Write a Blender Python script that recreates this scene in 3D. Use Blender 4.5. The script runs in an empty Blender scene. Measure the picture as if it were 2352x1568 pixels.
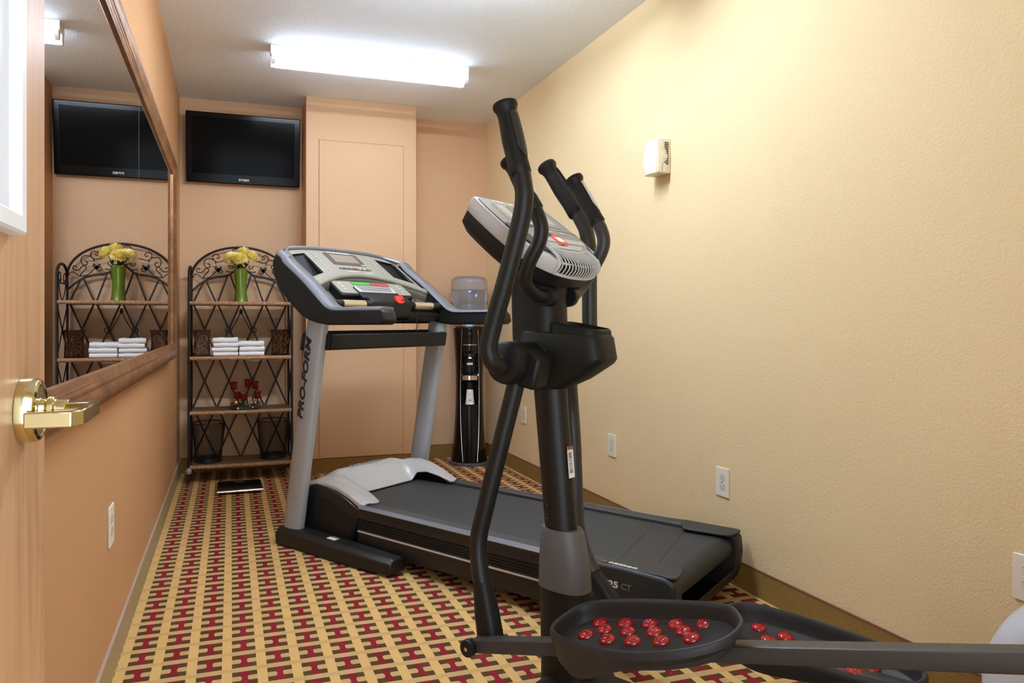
import bpy, bmesh, math, random
from mathutils import Vector, Matrix
random.seed(7)
PI = math.pi
scene = bpy.context.scene
COL = scene.collection
R = math.radians

# ------------------------------------------------------------------ colour / material helpers
def lin(c):
    def f(v):
        v /= 255.0
        return v/12.92 if v <= 0.04045 else ((v+0.055)/1.055)**2.4
    return (f(c[0]), f(c[1]), f(c[2]), 1.0)

class NG:
    """tiny wrapper for building node graphs"""
    def __init__(s, name):
        s.m = bpy.data.materials.new(name); s.m.use_nodes = True
        s.t = s.m.node_tree; s.n = s.t.nodes; s.l = s.t.links
        s.n.clear()
        s.out = s.n.new('ShaderNodeOutputMaterial')
        s.b = s.n.new('ShaderNodeBsdfPrincipled')
        s.l.new(s.b.outputs[0], s.out.inputs[0])
    def set(s, k, v):
        if hasattr(v, 'is_output'): s.l.new(v, s.b.inputs[k])
        else: s.b.inputs[k].default_value = v
    def new(s, t, **kw):
        n = s.n.new(t)
        for k, v in kw.items(): setattr(n, k, v)
        return n
    def link(s, a, b): s.l.new(a, b)
    def math(s, op, a, b=None, clamp=False):
        n = s.n.new('ShaderNodeMath'); n.operation = op; n.use_clamp = clamp
        for i, v in enumerate((a, b)):
            if v is None: continue
            if hasattr(v, 'is_output'): s.l.new(v, n.inputs[i])
            else: n.inputs[i].default_value = v
        return n.outputs[0]
    def mix(s, fac, a, b):
        n = s.n.new('ShaderNodeMix'); n.data_type = 'RGBA'
        for i, v in ((0, fac), (6, a), (7, b)):
            if hasattr(v, 'is_output'): s.l.new(v, n.inputs[i])
            else: n.inputs[i].default_value = v
        return n.outputs[2]
    def pos(s):
        n = s.n.new('ShaderNodeTexCoord'); return n.outputs['Object']
    def sep(s, v):
        n = s.n.new('ShaderNodeSeparateXYZ'); s.l.new(v, n.inputs[0]); return n.outputs
    def noise(s, scale, detail=4, vec=None, rough=0.5, stretch=None):
        n = s.n.new('ShaderNodeTexNoise'); n.inputs['Scale'].default_value = scale
        n.inputs['Detail'].default_value = detail; n.inputs['Roughness'].default_value = rough
        v = vec or s.pos()
        if stretch:
            mp = s.n.new('ShaderNodeMapping'); mp.inputs['Scale'].default_value = stretch
            s.l.new(v, mp.inputs[0]); v = mp.outputs[0]
        s.l.new(v, n.inputs['Vector']); return n.outputs[0]
    def bump(s, h, strength, dist=0.002):
        n = s.n.new('ShaderNodeBump'); n.inputs['Strength'].default_value = strength
        n.inputs['Distance'].default_value = dist
        s.l.new(h, n.inputs['Height']); s.l.new(n.outputs[0], s.b.inputs['Normal'])
    def ramp(s, fac, stops):
        n = s.n.new('ShaderNodeValToRGB'); e = n.color_ramp.elements
        while len(e) < len(stops): e.new(0.5)
        for i, (p, c) in enumerate(stops): e[i].position = p; e[i].color = c
        s.l.new(fac, n.inputs[0]); return n.outputs[0]

def mat(name, rgb, rough=0.5, metal=0.0, bump=None, vary=0.0, vscale=30, spec=0.5, coat=0.0):
    g = NG(name); c = lin(rgb)
    if vary:
        d = tuple(max(0, x*(1-vary)) for x in c[:3])+(1,); u = tuple(min(1, x*(1+vary)) for x in c[:3])+(1,)
        g.set('Base Color', g.mix(g.noise(vscale, 5), d, u))
    else: g.set('Base Color', c)
    g.set('Roughness', rough); g.set('Metallic', metal); g.set('Specular IOR Level', spec)
    if coat: g.set('Coat Weight', coat)
    if bump: g.bump(g.noise(bump[0], 3), bump[1], bump[2] if len(bump) > 2 else 0.001)
    return g.m

def emit(name, rgb, k):
    g = NG(name); g.set('Base Color', lin(rgb)); g.set('Emission Color', lin(rgb)); g.set('Emission Strength', k)
    return g.m

M = {}
def wallmat(name, rgb, bscale, bstr, dist):
    g = NG(name); c = lin(rgb)
    n = g.noise(1.3, 3)
    g.set('Base Color', g.mix(n, tuple(x*.97 for x in c[:3])+(1,), tuple(min(1, x*1.03) for x in c[:3])+(1,)))
    g.set('Roughness', 0.7); g.set('Specular IOR Level', 0.25)
    g.bump(g.noise(bscale, 3, rough=.55), bstr, dist)
    return g.m
M['yellow_wall'] = wallmat('yellow_wall_paint', (232, 208, 163), 130, .5, .003)
M['orange_wall'] = wallmat('orange_wallpaper', (209, 171, 135), 190, .35, .002)
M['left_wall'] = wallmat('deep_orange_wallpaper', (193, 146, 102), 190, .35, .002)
M['ceiling'] = wallmat('white_ceiling_texture', (238, 245, 252), 110, .8, .004)

def carpet():
    g = NG('patterned_carpet')
    p = g.sep(g.pos())
    nz = g.noise(420, 2)
    jx = g.math('MULTIPLY', g.math('SUBTRACT', nz, .5), .004)
    PXX, PYY = 0.1065, 0.1140
    u = g.math('FRACT', g.math('ADD', g.math('DIVIDE', g.math('ADD', g.math('SUBTRACT', p[0], CARPET_X0), jx), PXX), 50.5))
    v = g.math('FRACT', g.math('ADD', g.math('DIVIDE', g.math('ADD', g.math('SUBTRACT', p[1], CARPET_Y0), jx), PYY), 50.5))
    du = g.math('ABSOLUTE', g.math('SUBTRACT', u, .5))     # 0 = stripe centre, .5 = I-beam centre
    dv = g.math('ABSOLUTE', g.math('SUBTRACT', v, .5))     # 0 = web centre
    lt = lambda a, b: g.math('LESS_THAN', a, b)
    gt = lambda a, b: g.math('GREATER_THAN', a, b)
    AND = lambda a, b: g.math('MULTIPLY', a, b)
    instrip = gt(du, .145)
    flange = AND(AND(gt(dv, .125), lt(dv, .375)), instrip)
    # red: in flange |from centre| < .125 ; in web < .105 with flared fillets
    fc = g.math('SUBTRACT', .5, du)
    redw = g.math('ADD', .085, g.math('MULTIPLY', g.math('POWER', g.math('MINIMUM', g.math('DIVIDE', dv, .13), 1.0), 3.0), .045))
    red = AND(lt(fc, redw), lt(dv, .375))
    thread = g.noise(900, 2, stretch=(1, .25, 1))
    beige = g.mix(thread, lin((172, 137, 92)), lin((214, 178, 128)))
    yel = g.mix(thread, lin((196, 156, 96)), lin((230, 190, 124)))
    brown = g.mix(thread, lin((62, 44, 18)), lin((98, 74, 38)))
    big = g.noise(3.5, 2)
    redc = g.mix(big, lin((112, 32, 24)), lin((138, 36, 52)))
    bandx = AND(AND(gt(dv, .40), lt(du, .16)), .35)
    c = g.mix(instrip, yel, beige)
    c = g.mix(bandx, c, lin((165, 132, 90)))
    c = g.mix(flange, c, brown)
    c = g.mix(red, c, redc)
    g.set('Base Color', c); g.set('Roughness', .95); g.set('Specular IOR Level', .1)
    g.bump(g.noise(700, 2), .5, .003)
    return g.m
CARPET_X0, CARPET_Y0 = -0.0115, 0.080
M['carpet'] = carpet()

def basemat(name, a, b):
    g = NG(name)
    n = g.noise(60, 4, stretch=(1, 1, 6)); w = g.noise(300, 2)
    c = g.mix(n, lin(a), lin(b)); c = g.mix(g.math('MULTIPLY', w, .35), c, lin((60, 42, 14)))
    g.set('Base Color', c); g.set('Roughness', .95); g.set('Specular IOR Level', .1); g.bump(w, .5, .002)
    return g.m
M['base_olive'] = basemat('olive_carpet_skirting', (128, 100, 48), (166, 134, 78))
M['base_left'] = basemat('worn_beige_carpet_skirting', (164, 140, 98), (200, 178, 136))
M['base_edge'] = mat('skirting_binding', (110, 62, 44), .8)
M['base_edge_light'] = mat('pale_skirting_binding', (170, 148, 132), .8)

def oak(name):
    g = NG(name)
    p = g.pos()
    warp = g.noise(2.2, 3, vec=p, stretch=(1, 1, .5))
    q = g.sep(p)
    yy = g.math('ADD', g.math('MULTIPLY', q[1], 55.0), g.math('MULTIPLY', warp, 9.0))
    zz = g.math('MULTIPLY', q[2], 1.6)
    cb = g.new('ShaderNodeCombineXYZ'); g.link(yy, cb.inputs[0]); g.link(zz, cb.inputs[1])
    n1 = g.noise(1.0, 5, vec=cb.outputs[0], rough=.62)
    cb2 = g.new('ShaderNodeCombineXYZ'); g.link(g.math('MULTIPLY', q[1], 420.0), cb2.inputs[0]); g.link(g.math('MULTIPLY', q[2], 14.0), cb2.inputs[1])
    n2 = g.noise(1.0, 3, vec=cb2.outputs[0])
    f = g.math('ADD', g.math('MULTIPLY', n1, .72), g.math('MULTIPLY', n2, .28))
    c = g.ramp(f, [(.30, lin((166, 122, 84))), (.48, lin((192, 147, 106))), (.70, lin((208, 167, 126)))])
    g.set('Base Color', c); g.set('Roughness', .42); g.set('Coat Weight', .2); g.set('Coat Roughness', .3)
    return g.m
M['oak'] = oak('oak_veneer')

M['black'] = mat('black_plastic', (20, 20, 20), .5, bump=(900, .12, .0006), spec=.32)
M['black_gloss'] = mat('black_gloss_plastic', (9, 9, 9), .16)
M['black_metal'] = mat('black_powder_coat', (26, 26, 25), .42, bump=(1200, .12, .0005), spec=.35)
M['charcoal'] = mat('charcoal_plastic', (44, 44, 45), .5, bump=(700, .15, .0008), spec=.35)
M['grey_collar'] = mat('grey_plastic', (92, 92, 94), .45)
M['arm_grey'] = mat('grey_metal_flake', (60, 60, 60), .4, .25)
M['silver'] = mat('silver_paint', (172, 178, 185), .42, .2)
M['hood_silver'] = mat('light_silver_plastic', (184, 181, 180), .36, .15)
M['hood_dark'] = mat('brown_black_plastic', (32, 30, 30), .3, spec=.4)
M['bright_silver'] = mat('bright_silver_plastic', (206, 206, 206), .35, .1)
M['lilac_grey'] = mat('grey_rail_cap', (112, 111, 116), .36, .25)
M['pane_grey'] = mat('console_grey', (138, 133, 120), .5, bump=(1200, .1, .0005))
M['pane_dark'] = mat('console_olive_grey', (84, 82, 73), .55)
M['belt'] = mat('running_belt', (38, 40, 42), .62, bump=(800, .3, .001), vary=.12, vscale=5)
M['rail_top'] = mat('foot_rail', (52, 53, 54), .55, bump=(900, .2, .001))
M['chrome'] = mat('chrome', (220, 220, 222), .12, 1.0)
M['sensor'] = mat('pulse_sensor_metal', (206, 196, 170), .25, .7)
M['white'] = mat('white_plastic', (238, 238, 236), .4)
M['white_paint'] = mat('white_enamel', (232, 232, 234), .35)
M['pane_white'] = mat('white_frosted_pane', (214, 217, 222), .25)
M['ivory'] = mat('ivory_plastic', (236, 230, 214), .35)
M['ivory_shade'] = mat('ivory_face_plastic', (226, 220, 202), .35)
M['dark_slot'] = mat('dark_slot', (40, 36, 28), .7)
M['brass'] = mat('polished_brass', (216, 206, 158), .1, 1.0)
M['mirror'] = mat('mirror_glass', (236, 236, 234), .0, 1.0)
M['tube_back'] = emit('dimmer_fluorescent_tube', (224, 239, 255), 10.5)
M['tube_mid'] = emit('lit_fluorescent_tube', (224, 239, 255), 88.0)
M['iron'] = mat('dark_bronze_iron', (36, 25, 19), .5, 0, spec=.3)
M['leaf_iron'] = mat('dark_leaf_iron', (38, 34, 38), .5, .3)
M['red'] = mat('red_plastic', (226, 52, 36), .4)
M['orange_red'] = mat('orange_red_ring', (226, 70, 52), .4)
M['green_btn'] = mat('green_button', (60, 140, 48), .5)
M['red_btn'] = mat('red_button', (158, 52, 58), .5)
M['yellow_btn'] = mat('yellow_button', (222, 190, 90), .5)
M['blue_btn'] = mat('pale_blue_button', (190, 210, 224), .5)
M['towel'] = mat('white_terry', (246, 245, 246), .95, bump=(520, .8, .002), spec=.1)
M['screen'] = mat('tv_glass', (9, 9, 10), .12, spec=.05)
M['tv_black'] = mat('piano_black', (9, 9, 11), .14, spec=.12)
M['lcd'] = mat('lcd_glass', (142, 132, 118), .12)
M['lcd_border'] = mat('lcd_border', (84, 76, 68), .25)
M['lcd_pale'] = mat('pale_lcd', (176, 172, 150), .2)
M['green_vase'] = mat('green_glazed_ceramic', (98, 122, 38), .24, .25, vary=.18, vscale=14)
M['leaf'] = mat('green_leaf', (58, 92, 34), .5)
M['stem'] = mat('green_stem', (80, 110, 44), .5)
M['red_glass'] = mat('dark_red_glass', (104, 12, 16), .12)
M['needle'] = mat('artificial_fir', (52, 70, 50), .6, vary=.35, vscale=60)
M['gold'] = mat('gold_bauble', (196, 150, 62), .25, .8)
M['pinkberry'] = mat('pale_pink_berry', (206, 160, 150), .4)
M['redberry'] = mat('dark_red_berry', (130, 50, 52), .4)
M['tin_gold'] = mat('antique_gold_relief', (150, 112, 60), .35, .7)
M['paper'] = mat('white_paper', (236, 236, 234), .6)
M['grey_print'] = mat('grey_print', (120, 120, 122), .6)
M['black_print'] = mat('black_print', (22, 22, 24), .5)
M['white_print'] = mat('white_print', (226, 226, 226), .5)
M['orange_print'] = mat('orange_print', (150, 92, 62), .5)
M['blue_print'] = mat('blue_print', (60, 84, 160), .4)
M['olive_print'] = mat('olive_print', (150, 158, 60), .5)
M['shroud'] = mat('pale_blue_grey_plastic', (186, 190, 198), .35)
M['basket'] = mat('black_wire', (30, 27, 26), .45, .4)
M['mattegrey'] = mat('grey_rubber_base', (70, 74, 80), .6)
M['panel_gap'] = mat('panel_gap', (128, 84, 54), .8)
M['cable'] = mat('black_cable', (24, 20, 18), .6)
M['clear_cap'] = mat('grey_wrap', (150, 146, 142), .5)

def petals():
    g = NG('yellow_petal'); n = g.noise(40, 2)
    g.set('Base Color', g.ramp(n, [(.3, lin((244, 226, 116))), (.65, lin((254, 246, 182)))]))
    g.set('Roughness', .7); return g.m
M['petal'] = petals()
def framemat():
    g = NG('bronze_moulding')
    n = g.noise(22, 5, stretch=(1, .6, 1)); n2 = g.noise(5, 3)
    f = g.math('ADD', g.math('MULTIPLY', n, .6), g.math('MULTIPLY', n2, .4))
    g.set('Base Color', g.ramp(f, [(.35, lin((116, 78, 50))), (.55, lin((152, 106, 68))), (.75, lin((186, 140, 92)))]))
    g.set('Metallic', .45); g.set('Roughness', .36); return g.m
M['bronze'] = framemat()
def wicker(name, a, b, ax):
    g = NG(name)
    w = g.new('ShaderNodeTexWave'); w.inputs['Scale'].default_value = 30; w.inputs['Distortion'].default_value = 1.5; w.inputs['Detail Scale'].default_value = 4
    w.bands_direction = ax; g.link(g.pos(), w.inputs[0])
    n = g.noise(40, 3)
    f = g.math('ADD', g.math('MULTIPLY', w.outputs[1], .6), g.math('MULTIPLY', n, .4))
    g.set('Base Color', g.mix(f, lin(a), lin(b))); g.set('Roughness', .6); g.bump(w.outputs[1], .6, .003); return g.m
M['wicker_top'] = wicker('dark_wicker', (72, 50, 32), (134, 98, 62), 'Y')
M['wicker_rail'] = wicker('wrapped_wicker_rail', (104, 68, 42), (206, 160, 116), 'X')
def tinmat():
    g = NG('rust_brown_tin'); n = g.noise(28, 5)
    g.set('Base Color', g.ramp(n, [(.3, lin((30, 18, 12))), (.55, lin((66, 34, 18))), (.75, lin((92, 56, 26)))]))
    g.set('Metallic', .5); g.set('Roughness', .42); g.bump(n, .5, .004); return g.m
M['tin'] = tinmat()
def bottlemat():
    g = NG('clear_blue_polycarbonate')
    g.set('Base Color', (.70, .80, .96, 1)); g.set('Roughness', .08); g.set('Transmission Weight', .84); g.set('IOR', 1.38)
    return g.m
M['bottle'] = bottlemat()
def watermat():
    g = NG('water'); g.set('Base Color', (.93, .96, 1, 1)); g.set('Roughness', 0.0); g.set('Transmission Weight', 1.0); g.set('IOR', 1.22)
    return g.m
M['water'] = watermat()
def reddot():
    g = NG('red_translucent_nub'); g.set('Base Color', lin((176, 18, 26))); g.set('Roughness', .16); g.set('Coat Weight', .6)
    return g.m
M['nub'] = reddot()

# ------------------------------------------------------------------ mesh builder
def V3(*a): return Vector(a)
class MB:
    def __init__(s): s.v = []; s.f = []
    def add(s, vs, fs):
        o = len(s.v); s.v += [tuple(p) for p in vs]; s.f += [[i+o for i in f] for f in fs]; return s
    def box(s, x0, x1, y0, y1, z0, z1):
        vs = [(x, y, z) for z in (z0, z1) for y in (y0, y1) for x in (x0, x1)]
        return s.add(vs, [(0, 2, 3, 1), (4, 5, 7, 6), (0, 1, 5, 4), (2, 6, 7, 3), (0, 4, 6, 2), (1, 3, 7, 5)])
    def obox(s, c, ax, ay, az):      # centre + three half vectors
        c = Vector(c); ax, ay, az = Vector(ax), Vector(ay), Vector(az)
        vs = [c+ax*i+ay*j+az*k for k in (-1, 1) for j in (-1, 1) for i in (-1, 1)]
        return s.add(vs, [(0, 2, 3, 1), (4, 5, 7, 6), (0, 1, 5, 4), (2, 6, 7, 3), (0, 4, 6, 2), (1, 3, 7, 5)])
    def bar(s, a, b, w, t, nrm=(0, 1, 0)):  # flat bar from a to b; w across, t along nrm
        a, b = Vector(a), Vector(b); d = (b-a); n = Vector(nrm).normalized()
        side = d.cross(n).normalized()
        return s.obox((a+b)/2, d/2, n*t/2, side*w/2)
    def loft(s, rings, caps=(True, True), closed=True):
        n = len(rings[0]); vs = [p for r in rings for p in r]; fs = []
        for i in range(len(rings)-1):
            for j in range(n if closed else n-1):
                k = (j+1) % n
                fs.append((i*n+j, i*n+k, (i+1)*n+k, (i+1)*n+j))
        if caps[0]: fs.append(tuple(range(n))[::-1])
        if caps[1]: fs.append(tuple((len(rings)-1)*n+j for j in range(n)))
        return s.add(vs, fs)
    def extrude(s, pts, fn, a, b):   # pts (u,v); fn(u,v,t)->xyz
        return s.loft([[fn(u, v, a) for u, v in pts], [fn(u, v, b) for u, v in pts]])
    def tube(s, path, r, n=12, closed=False, caps=True, flat=1.0, up=None):
        P = [Vector(p) for p in path]; m = len(P)
        rs = r if isinstance(r, (list, tuple)) else [r]*m
        tang = []
        for i in range(m):
            if closed: t = P[(i+1) % m]-P[i-1]
            else: t = P[min(i+1, m-1)]-P[max(i-1, 0)]
            tang.append(t.normalized())
        u = Vector(up) if up else (Vector((0, 0, 1)) if abs(tang[0].z) < .9 else Vector((1, 0, 0)))
        nrm = (u-tang[0]*u.dot(tang[0])).normalized(); rings = []
        for i in range(m):
            nrm = (nrm-tang[i]*nrm.dot(tang[i])).normalized(); bi = tang[i].cross(nrm)
            rings.append([P[i]+(nrm*math.cos(2*PI*k/n)*flat+bi*math.sin(2*PI*k/n))*rs[i] for k in range(n)])
        if closed: rings.append(rings[0]); return s.loft(rings, (False, False))
        return s.loft(rings, (caps, caps))
    def lathe(s, prof, n=32, c=(0, 0, 0), X=(1, 0, 0), Y=(0, 1, 0), Z=(0, 0, 1), caps=(True, True)):
        c, X, Y, Z = Vector(c), Vector(X), Vector(Y), Vector(Z)
        rings = [[c+X*(r*math.cos(2*PI*k/n))+Y*(r*math.sin(2*PI*k/n))+Z*z for k in range(n)] for r, z in prof]
        return s.loft(rings, caps)
    def ball(s, c, rx, ry=None, rz=None, n=16, m=10, rot=None):
        ry = ry or rx; rz = rz or rx; c = Vector(c); rings = []
        for i in range(m+1):
            th = PI*i/m; sr = max(1e-4, math.sin(th)); ring = []
            for k in range(n):
                p = Vector((rx*sr*math.cos(2*PI*k/n), ry*sr*math.sin(2*PI*k/n), -rz*math.cos(th)))
                ring.append(c+(rot @ p if rot else p))
            rings.append(ring)
        return s.loft(rings)
    def grid(s, rows):     # open grid of rows of points
        return s.loft(rows, (False, False), closed=False)
    def build(s, name, m, parent=None, bevel=0, seg=2, ang=32, sub=0, solid=0, loc=None):
        me = bpy.data.meshes.new(name); me.from_pydata(s.v, [], s.f); me.update()
        bm = bmesh.new(); bm.from_mesh(me); bmesh.ops.recalc_face_normals(bm, faces=bm.faces); bm.to_mesh(me); bm.free()
        me.shade_smooth(); me.set_sharp_from_angle(angle=R(ang))
        o = bpy.data.objects.new(name, me); COL.objects.link(o); me.materials.append(m)
        if parent: o.parent = parent
        if loc: o.location = loc
        if solid:
            md = o.modifiers.new('solid', 'SOLIDIFY'); md.thickness = solid; md.offset = -1
        if bevel:
            md = o.modifiers.new('bevel', 'BEVEL'); md.width = bevel; md.segments = seg; md.limit_method = 'ANGLE'; md.angle_limit = R(38)
            md.harden_normals = False
        if sub:
            md = o.modifiers.new('sub', 'SUBSURF'); md.levels = sub; md.render_levels = sub
        return o

def spline(pts, k=6, closed=False):
    P = [Vector(p) for p in pts]; m = len(P); out = []
    rng = range(m if closed else m-1)
    for i in rng:
        if closed: p0, p1, p2, p3 = P[i-1], P[i], P[(i+1) % m], P[(i+2) % m]
        else: p0, p1, p2, p3 = P[max(i-1, 0)], P[i], P[i+1], P[min(i+2, m-1)]
        for j in range(k):
            t = j/k
            out.append(.5*((2*p1)+(p2-p0)*t+(2*p0-5*p1+4*p2-p3)*t*t+(3*p1-p0-3*p2+p3)*t**3))
    if not closed: out.append(P[-1])
    return out
def rpoly(pts, r, n=4):
    out = []; m = len(pts)
    rr = r if isinstance(r, (list, tuple)) else [r]*m
    for i in range(m):
        p = Vector(pts[i]); a = Vector(pts[i-1])-p; b = Vector(pts[(i+1) % m])-p
        q = min(rr[i], a.length*.49, b.length*.49)
        if q < 1e-5: out.append(tuple(p)); continue
        A = p+a.normalized()*q; B = p+b.normalized()*q
        for j in range(n+1):
            t = j/n; out.append(tuple((1-t)**2*A+2*t*(1-t)*p+t*t*B))
    return out
def rrect(hx, hy, r, n=4): return rpoly([(-hx, -hy), (hx, -hy), (hx, hy), (-hx, hy)], r, n)

def empty(name, label=None, cat=None, loc=(0, 0, 0), rz=0, group=None):
    o = bpy.data.objects.new(name, None); COL.objects.link(o); o.location = loc; o.rotation_euler = (0, 0, rz)
    o.empty_display_size = .1
    if label: tag(o, label, cat, group)
    return o
def tag(o, label, cat, group=None):
    o['label'] = label; o['category'] = cat
    if group: o['group'] = group
    return o
def struct(o): o['kind'] = 'structure'; return o
def copy_tree(o, parent=None):
    c = o.copy(); COL.objects.link(c); c.parent = parent
    for ch in list(o.children): copy_tree(ch, c)
    return c

def text(name, body, size, m, parent, O, X, Y, depth=.0006, align='LEFT', shear=0, bold=0, sx=1.0, width=None):
    cu = bpy.data.curves.new(name, 'FONT'); cu.body = body; cu.size = size; cu.extrude = depth; cu.align_x = align
    cu.shear = shear; cu.offset = bold; cu.resolution_u = 3
    o = bpy.data.objects.new(name, cu); COL.objects.link(o)
    dg = bpy.context.evaluated_depsgraph_get(); dg.update()
    me = bpy.data.meshes.new_from_object(o.evaluated_get(dg)); bpy.data.objects.remove(o); bpy.data.curves.remove(cu)
    me.name = name
    if width:
        xs = [v.co.x for v in me.vertices]; sx = width/(max(xs)-min(xs)); x0 = min(xs) if align == 'LEFT' else (min(xs)+max(xs))/2
    else: x0 = 0
    X, Y = Vector(X).normalized(), Vector(Y).normalized(); Z = X.cross(Y)
    for v in me.vertices:
        v.co = Vector(O)+X*((v.co.x-x0)*sx)+Y*v.co.y+Z*v.co.z
    me.materials.clear(); me.materials.append(m)
    ob = bpy.data.objects.new(name, me); COL.objects.link(ob); ob.parent = parent
    return ob

# ================================================================== ROOM
XL, XR, YB, H = -0.356, 2.02, 5.43, 2.74
CX0, CX1, CY = 0.52, 1.345, 5.12
def plainbox(name, m, *b, parent=None, bevel=0): return MB().box(*b).build(name, m, parent, bevel=bevel)
struct(plainbox('floor', M['carpet'], XL-.1, XR+.1, -.3, YB+.1, -.1, 0))
struct(plainbox('ceiling', M['ceiling'], XL-.1, XR+.1, -.3, YB+.1, H, H+.1))
struct(plainbox('wall_left', M['left_wall'], XL-.1, XL, -.3, YB+.1, 0, H))
struct(plainbox('wall_right', M['yellow_wall'], XR, XR+.1, -.3, YB+.1, 0, H))
struct(plainbox('wall_back', M['orange_wall'], XL, XR, YB, YB+.1, 0, H))
struct(plainbox('wall_column', M['orange_wall'], CX0, CX1, CY, YB, 0, H, bevel=.004))
wf = MB(); wf.box(.80, XR, .0, .12, 0, H); wf.box(XL, .80, .0, .12, 2.12, H); wf.box(XL, -.29, .0, .12, 0, 2.12)
struct(wf.build('wall_front', M['yellow_wall']))
BH = .105
def skirting(name, x0, x1, y0, y1, m, edge, eb):
    o = struct(plainbox(name, m, x0, x1, y0, y1, 0, BH))
    e = MB().box(*eb, BH-.0015, BH+.003).build('binding_edge', edge, o)
    return o
T_ = .008
skirting('baseboard_left', XL, XL+T_, 1.1, YB, M['base_left'], M['base_edge_light'], (XL, XL+T_+.001, 1.1, YB))
skirting('baseboard_right', XR-T_, XR, .12, YB, M['base_olive'], M['base_edge'], (XR-T_-.001, XR, .12, YB))
skirting('baseboard_back', XL+T_, CX0, YB-T_, YB, M['base_olive'], M['base_edge'], (XL+T_, CX0, YB-T_-.001, YB))
skirting('baseboard_column', CX0, CX1, CY-T_, CY, M['base_olive'], M['base_edge'], (CX0, CX1, CY-T_-.001, CY))
skirting('baseboard_alcove', CX1, XR-T_, YB-T_, YB, M['base_olive'], M['base_edge'], (CX1, XR-T_, YB-T_-.001, YB))
# access panel on the column
ap = empty('access_panel', 'tall flat access panel painted orange like the column it is set into', 'panel', (.928, CY, 0))
MB().box(-.317, .317, -.0022, -.0006, .108, 2.429).build('panel_gap', M['panel_gap'], ap)
MB().box(-.314, .314, -.005, -.001, .111, 2.426).build('panel_board', M['orange_wall'], ap)
for x, z in ((.30, .165), (-.30, .125)): MB().lathe([(.004, 0), (.003, .002)], 10, (x, -.005, z), (1, 0, 0), (0, 0, 1), (0, -1, 0)).build('screw', M['panel_gap'], ap)

# ------------------------------------------------------------------ door with lite and lever
door = struct(plainbox('door_1', M['oak'], -.28, -.235, .13, 1.04, .012, 2.10, bevel=.002))
ly0, ly1, lz0, lz1 = .30, .885, 1.197, 1.98
lpr = [(0, 0), (0, .015), (.003, .018), (.019, .018), (.022, .015), (.022, 0)]
lf = MB(); rings = []
for (cy_, cz_, sy, sz) in ((ly0, lz0, 1, 1), (ly1, lz0, -1, 1), (ly1, lz1, -1, -1), (ly0, lz1, 1, -1)):
    rings.append([(-.2352+h_, cy_+sy*u, cz_+sz*u) for u, h_ in lpr])
rings.append(rings[0]); lf.loft(rings, (False, False)).build('lite_frame', M['white_paint'], door)
plainbox('lite_pane', M['pane_white'], -.2345, -.229, ly0+.015, ly1-.015, lz0+.015, lz1-.015, parent=door)
hd = MB(); hy, hz = .935, .996
hd.lathe([(.0385, 0), (.0385, .013), (.036, .019), (.031, .021), (.0285, .019), (.014, .019), (.013, .026), (.0155, .028), (.0155, .034), (.012, .036), (.0115, .05)],
         48, (-.235, hy, hz), (0, 1, 0), (0, 0, 1), (1, 0, 0))
hd.build('rose', M['brass'], door, bevel=.0008)
lv = MB()
pth = [(-.189, hy-.012), (-.189, hy+.012), (-.154, hy+.012), (-.1535, .845), (-.163, .8315), (-.2085, .8315), (-.2085, .8415), (-.168, .8415), (-.163, .848), (-.1635, hy-.012)]
lv.extrude(pth, lambda u, v, t: (u, v, hz+t), -.0085, .0085)
lv.build('lever', M['brass'], door, bevel=.0015)

# ------------------------------------------------------------------ mirror
mir = empty('wall_mirror', 'large wall mirror in a bronze moulded frame along the left orange wall', 'mirror', (-.335, 0, 0))
my0, my1, mz0, mz1 = 1.08, 4.46, .885, 2.055      # outer rectangle on the wall
prof = [(0, 0), (0, .012), (.004, .030), (.014, .043), (.026, .046), (.040, .043), (.047, .037), (.050, .0385), (.056, .0385), (.059, .033), (.063, .033), (.066, .029), (.070, .0275), (.076, .022), (.080, .020), (.082, .012), (.082, 0)]
prof = [(u*1.10, h_*.66) for u, h_ in prof]
fr = MB(); rings = []
for (cy_, cz_, sy, sz) in ((my0, mz0, 1, 1), (my1, mz0, -1, 1), (my1, mz1, -1, -1), (my0, mz1, 1, -1)):
    rings.append([(h_, cy_+sy*u, cz_+sz*u) for u, h_ in prof])
rings.append(rings[0]); fr.loft(rings, (False, False)).build('frame', M['bronze'], mir, ang=50)
seam = 2.85
MB().box(XL+.335, -.0002, my0+.03, my1-.03, mz0+.03, mz1-.03).build('backing_board', M['bronze'], mir)
MB().box(0, .005, my0+.07, seam-.0012, mz0+.07, mz1-.07).build('mirror_pane', M['mirror'], mir)
MB().box(0, .005, seam+.0012, my1-.07, mz0+.07, mz1-.07).build('mirror_pane', M['mirror'], mir)
MB().box(0, .0046, seam-.0012, seam+.0012, mz0+.07, mz1-.07).build('pane_seam', M['white_print'], mir)

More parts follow.
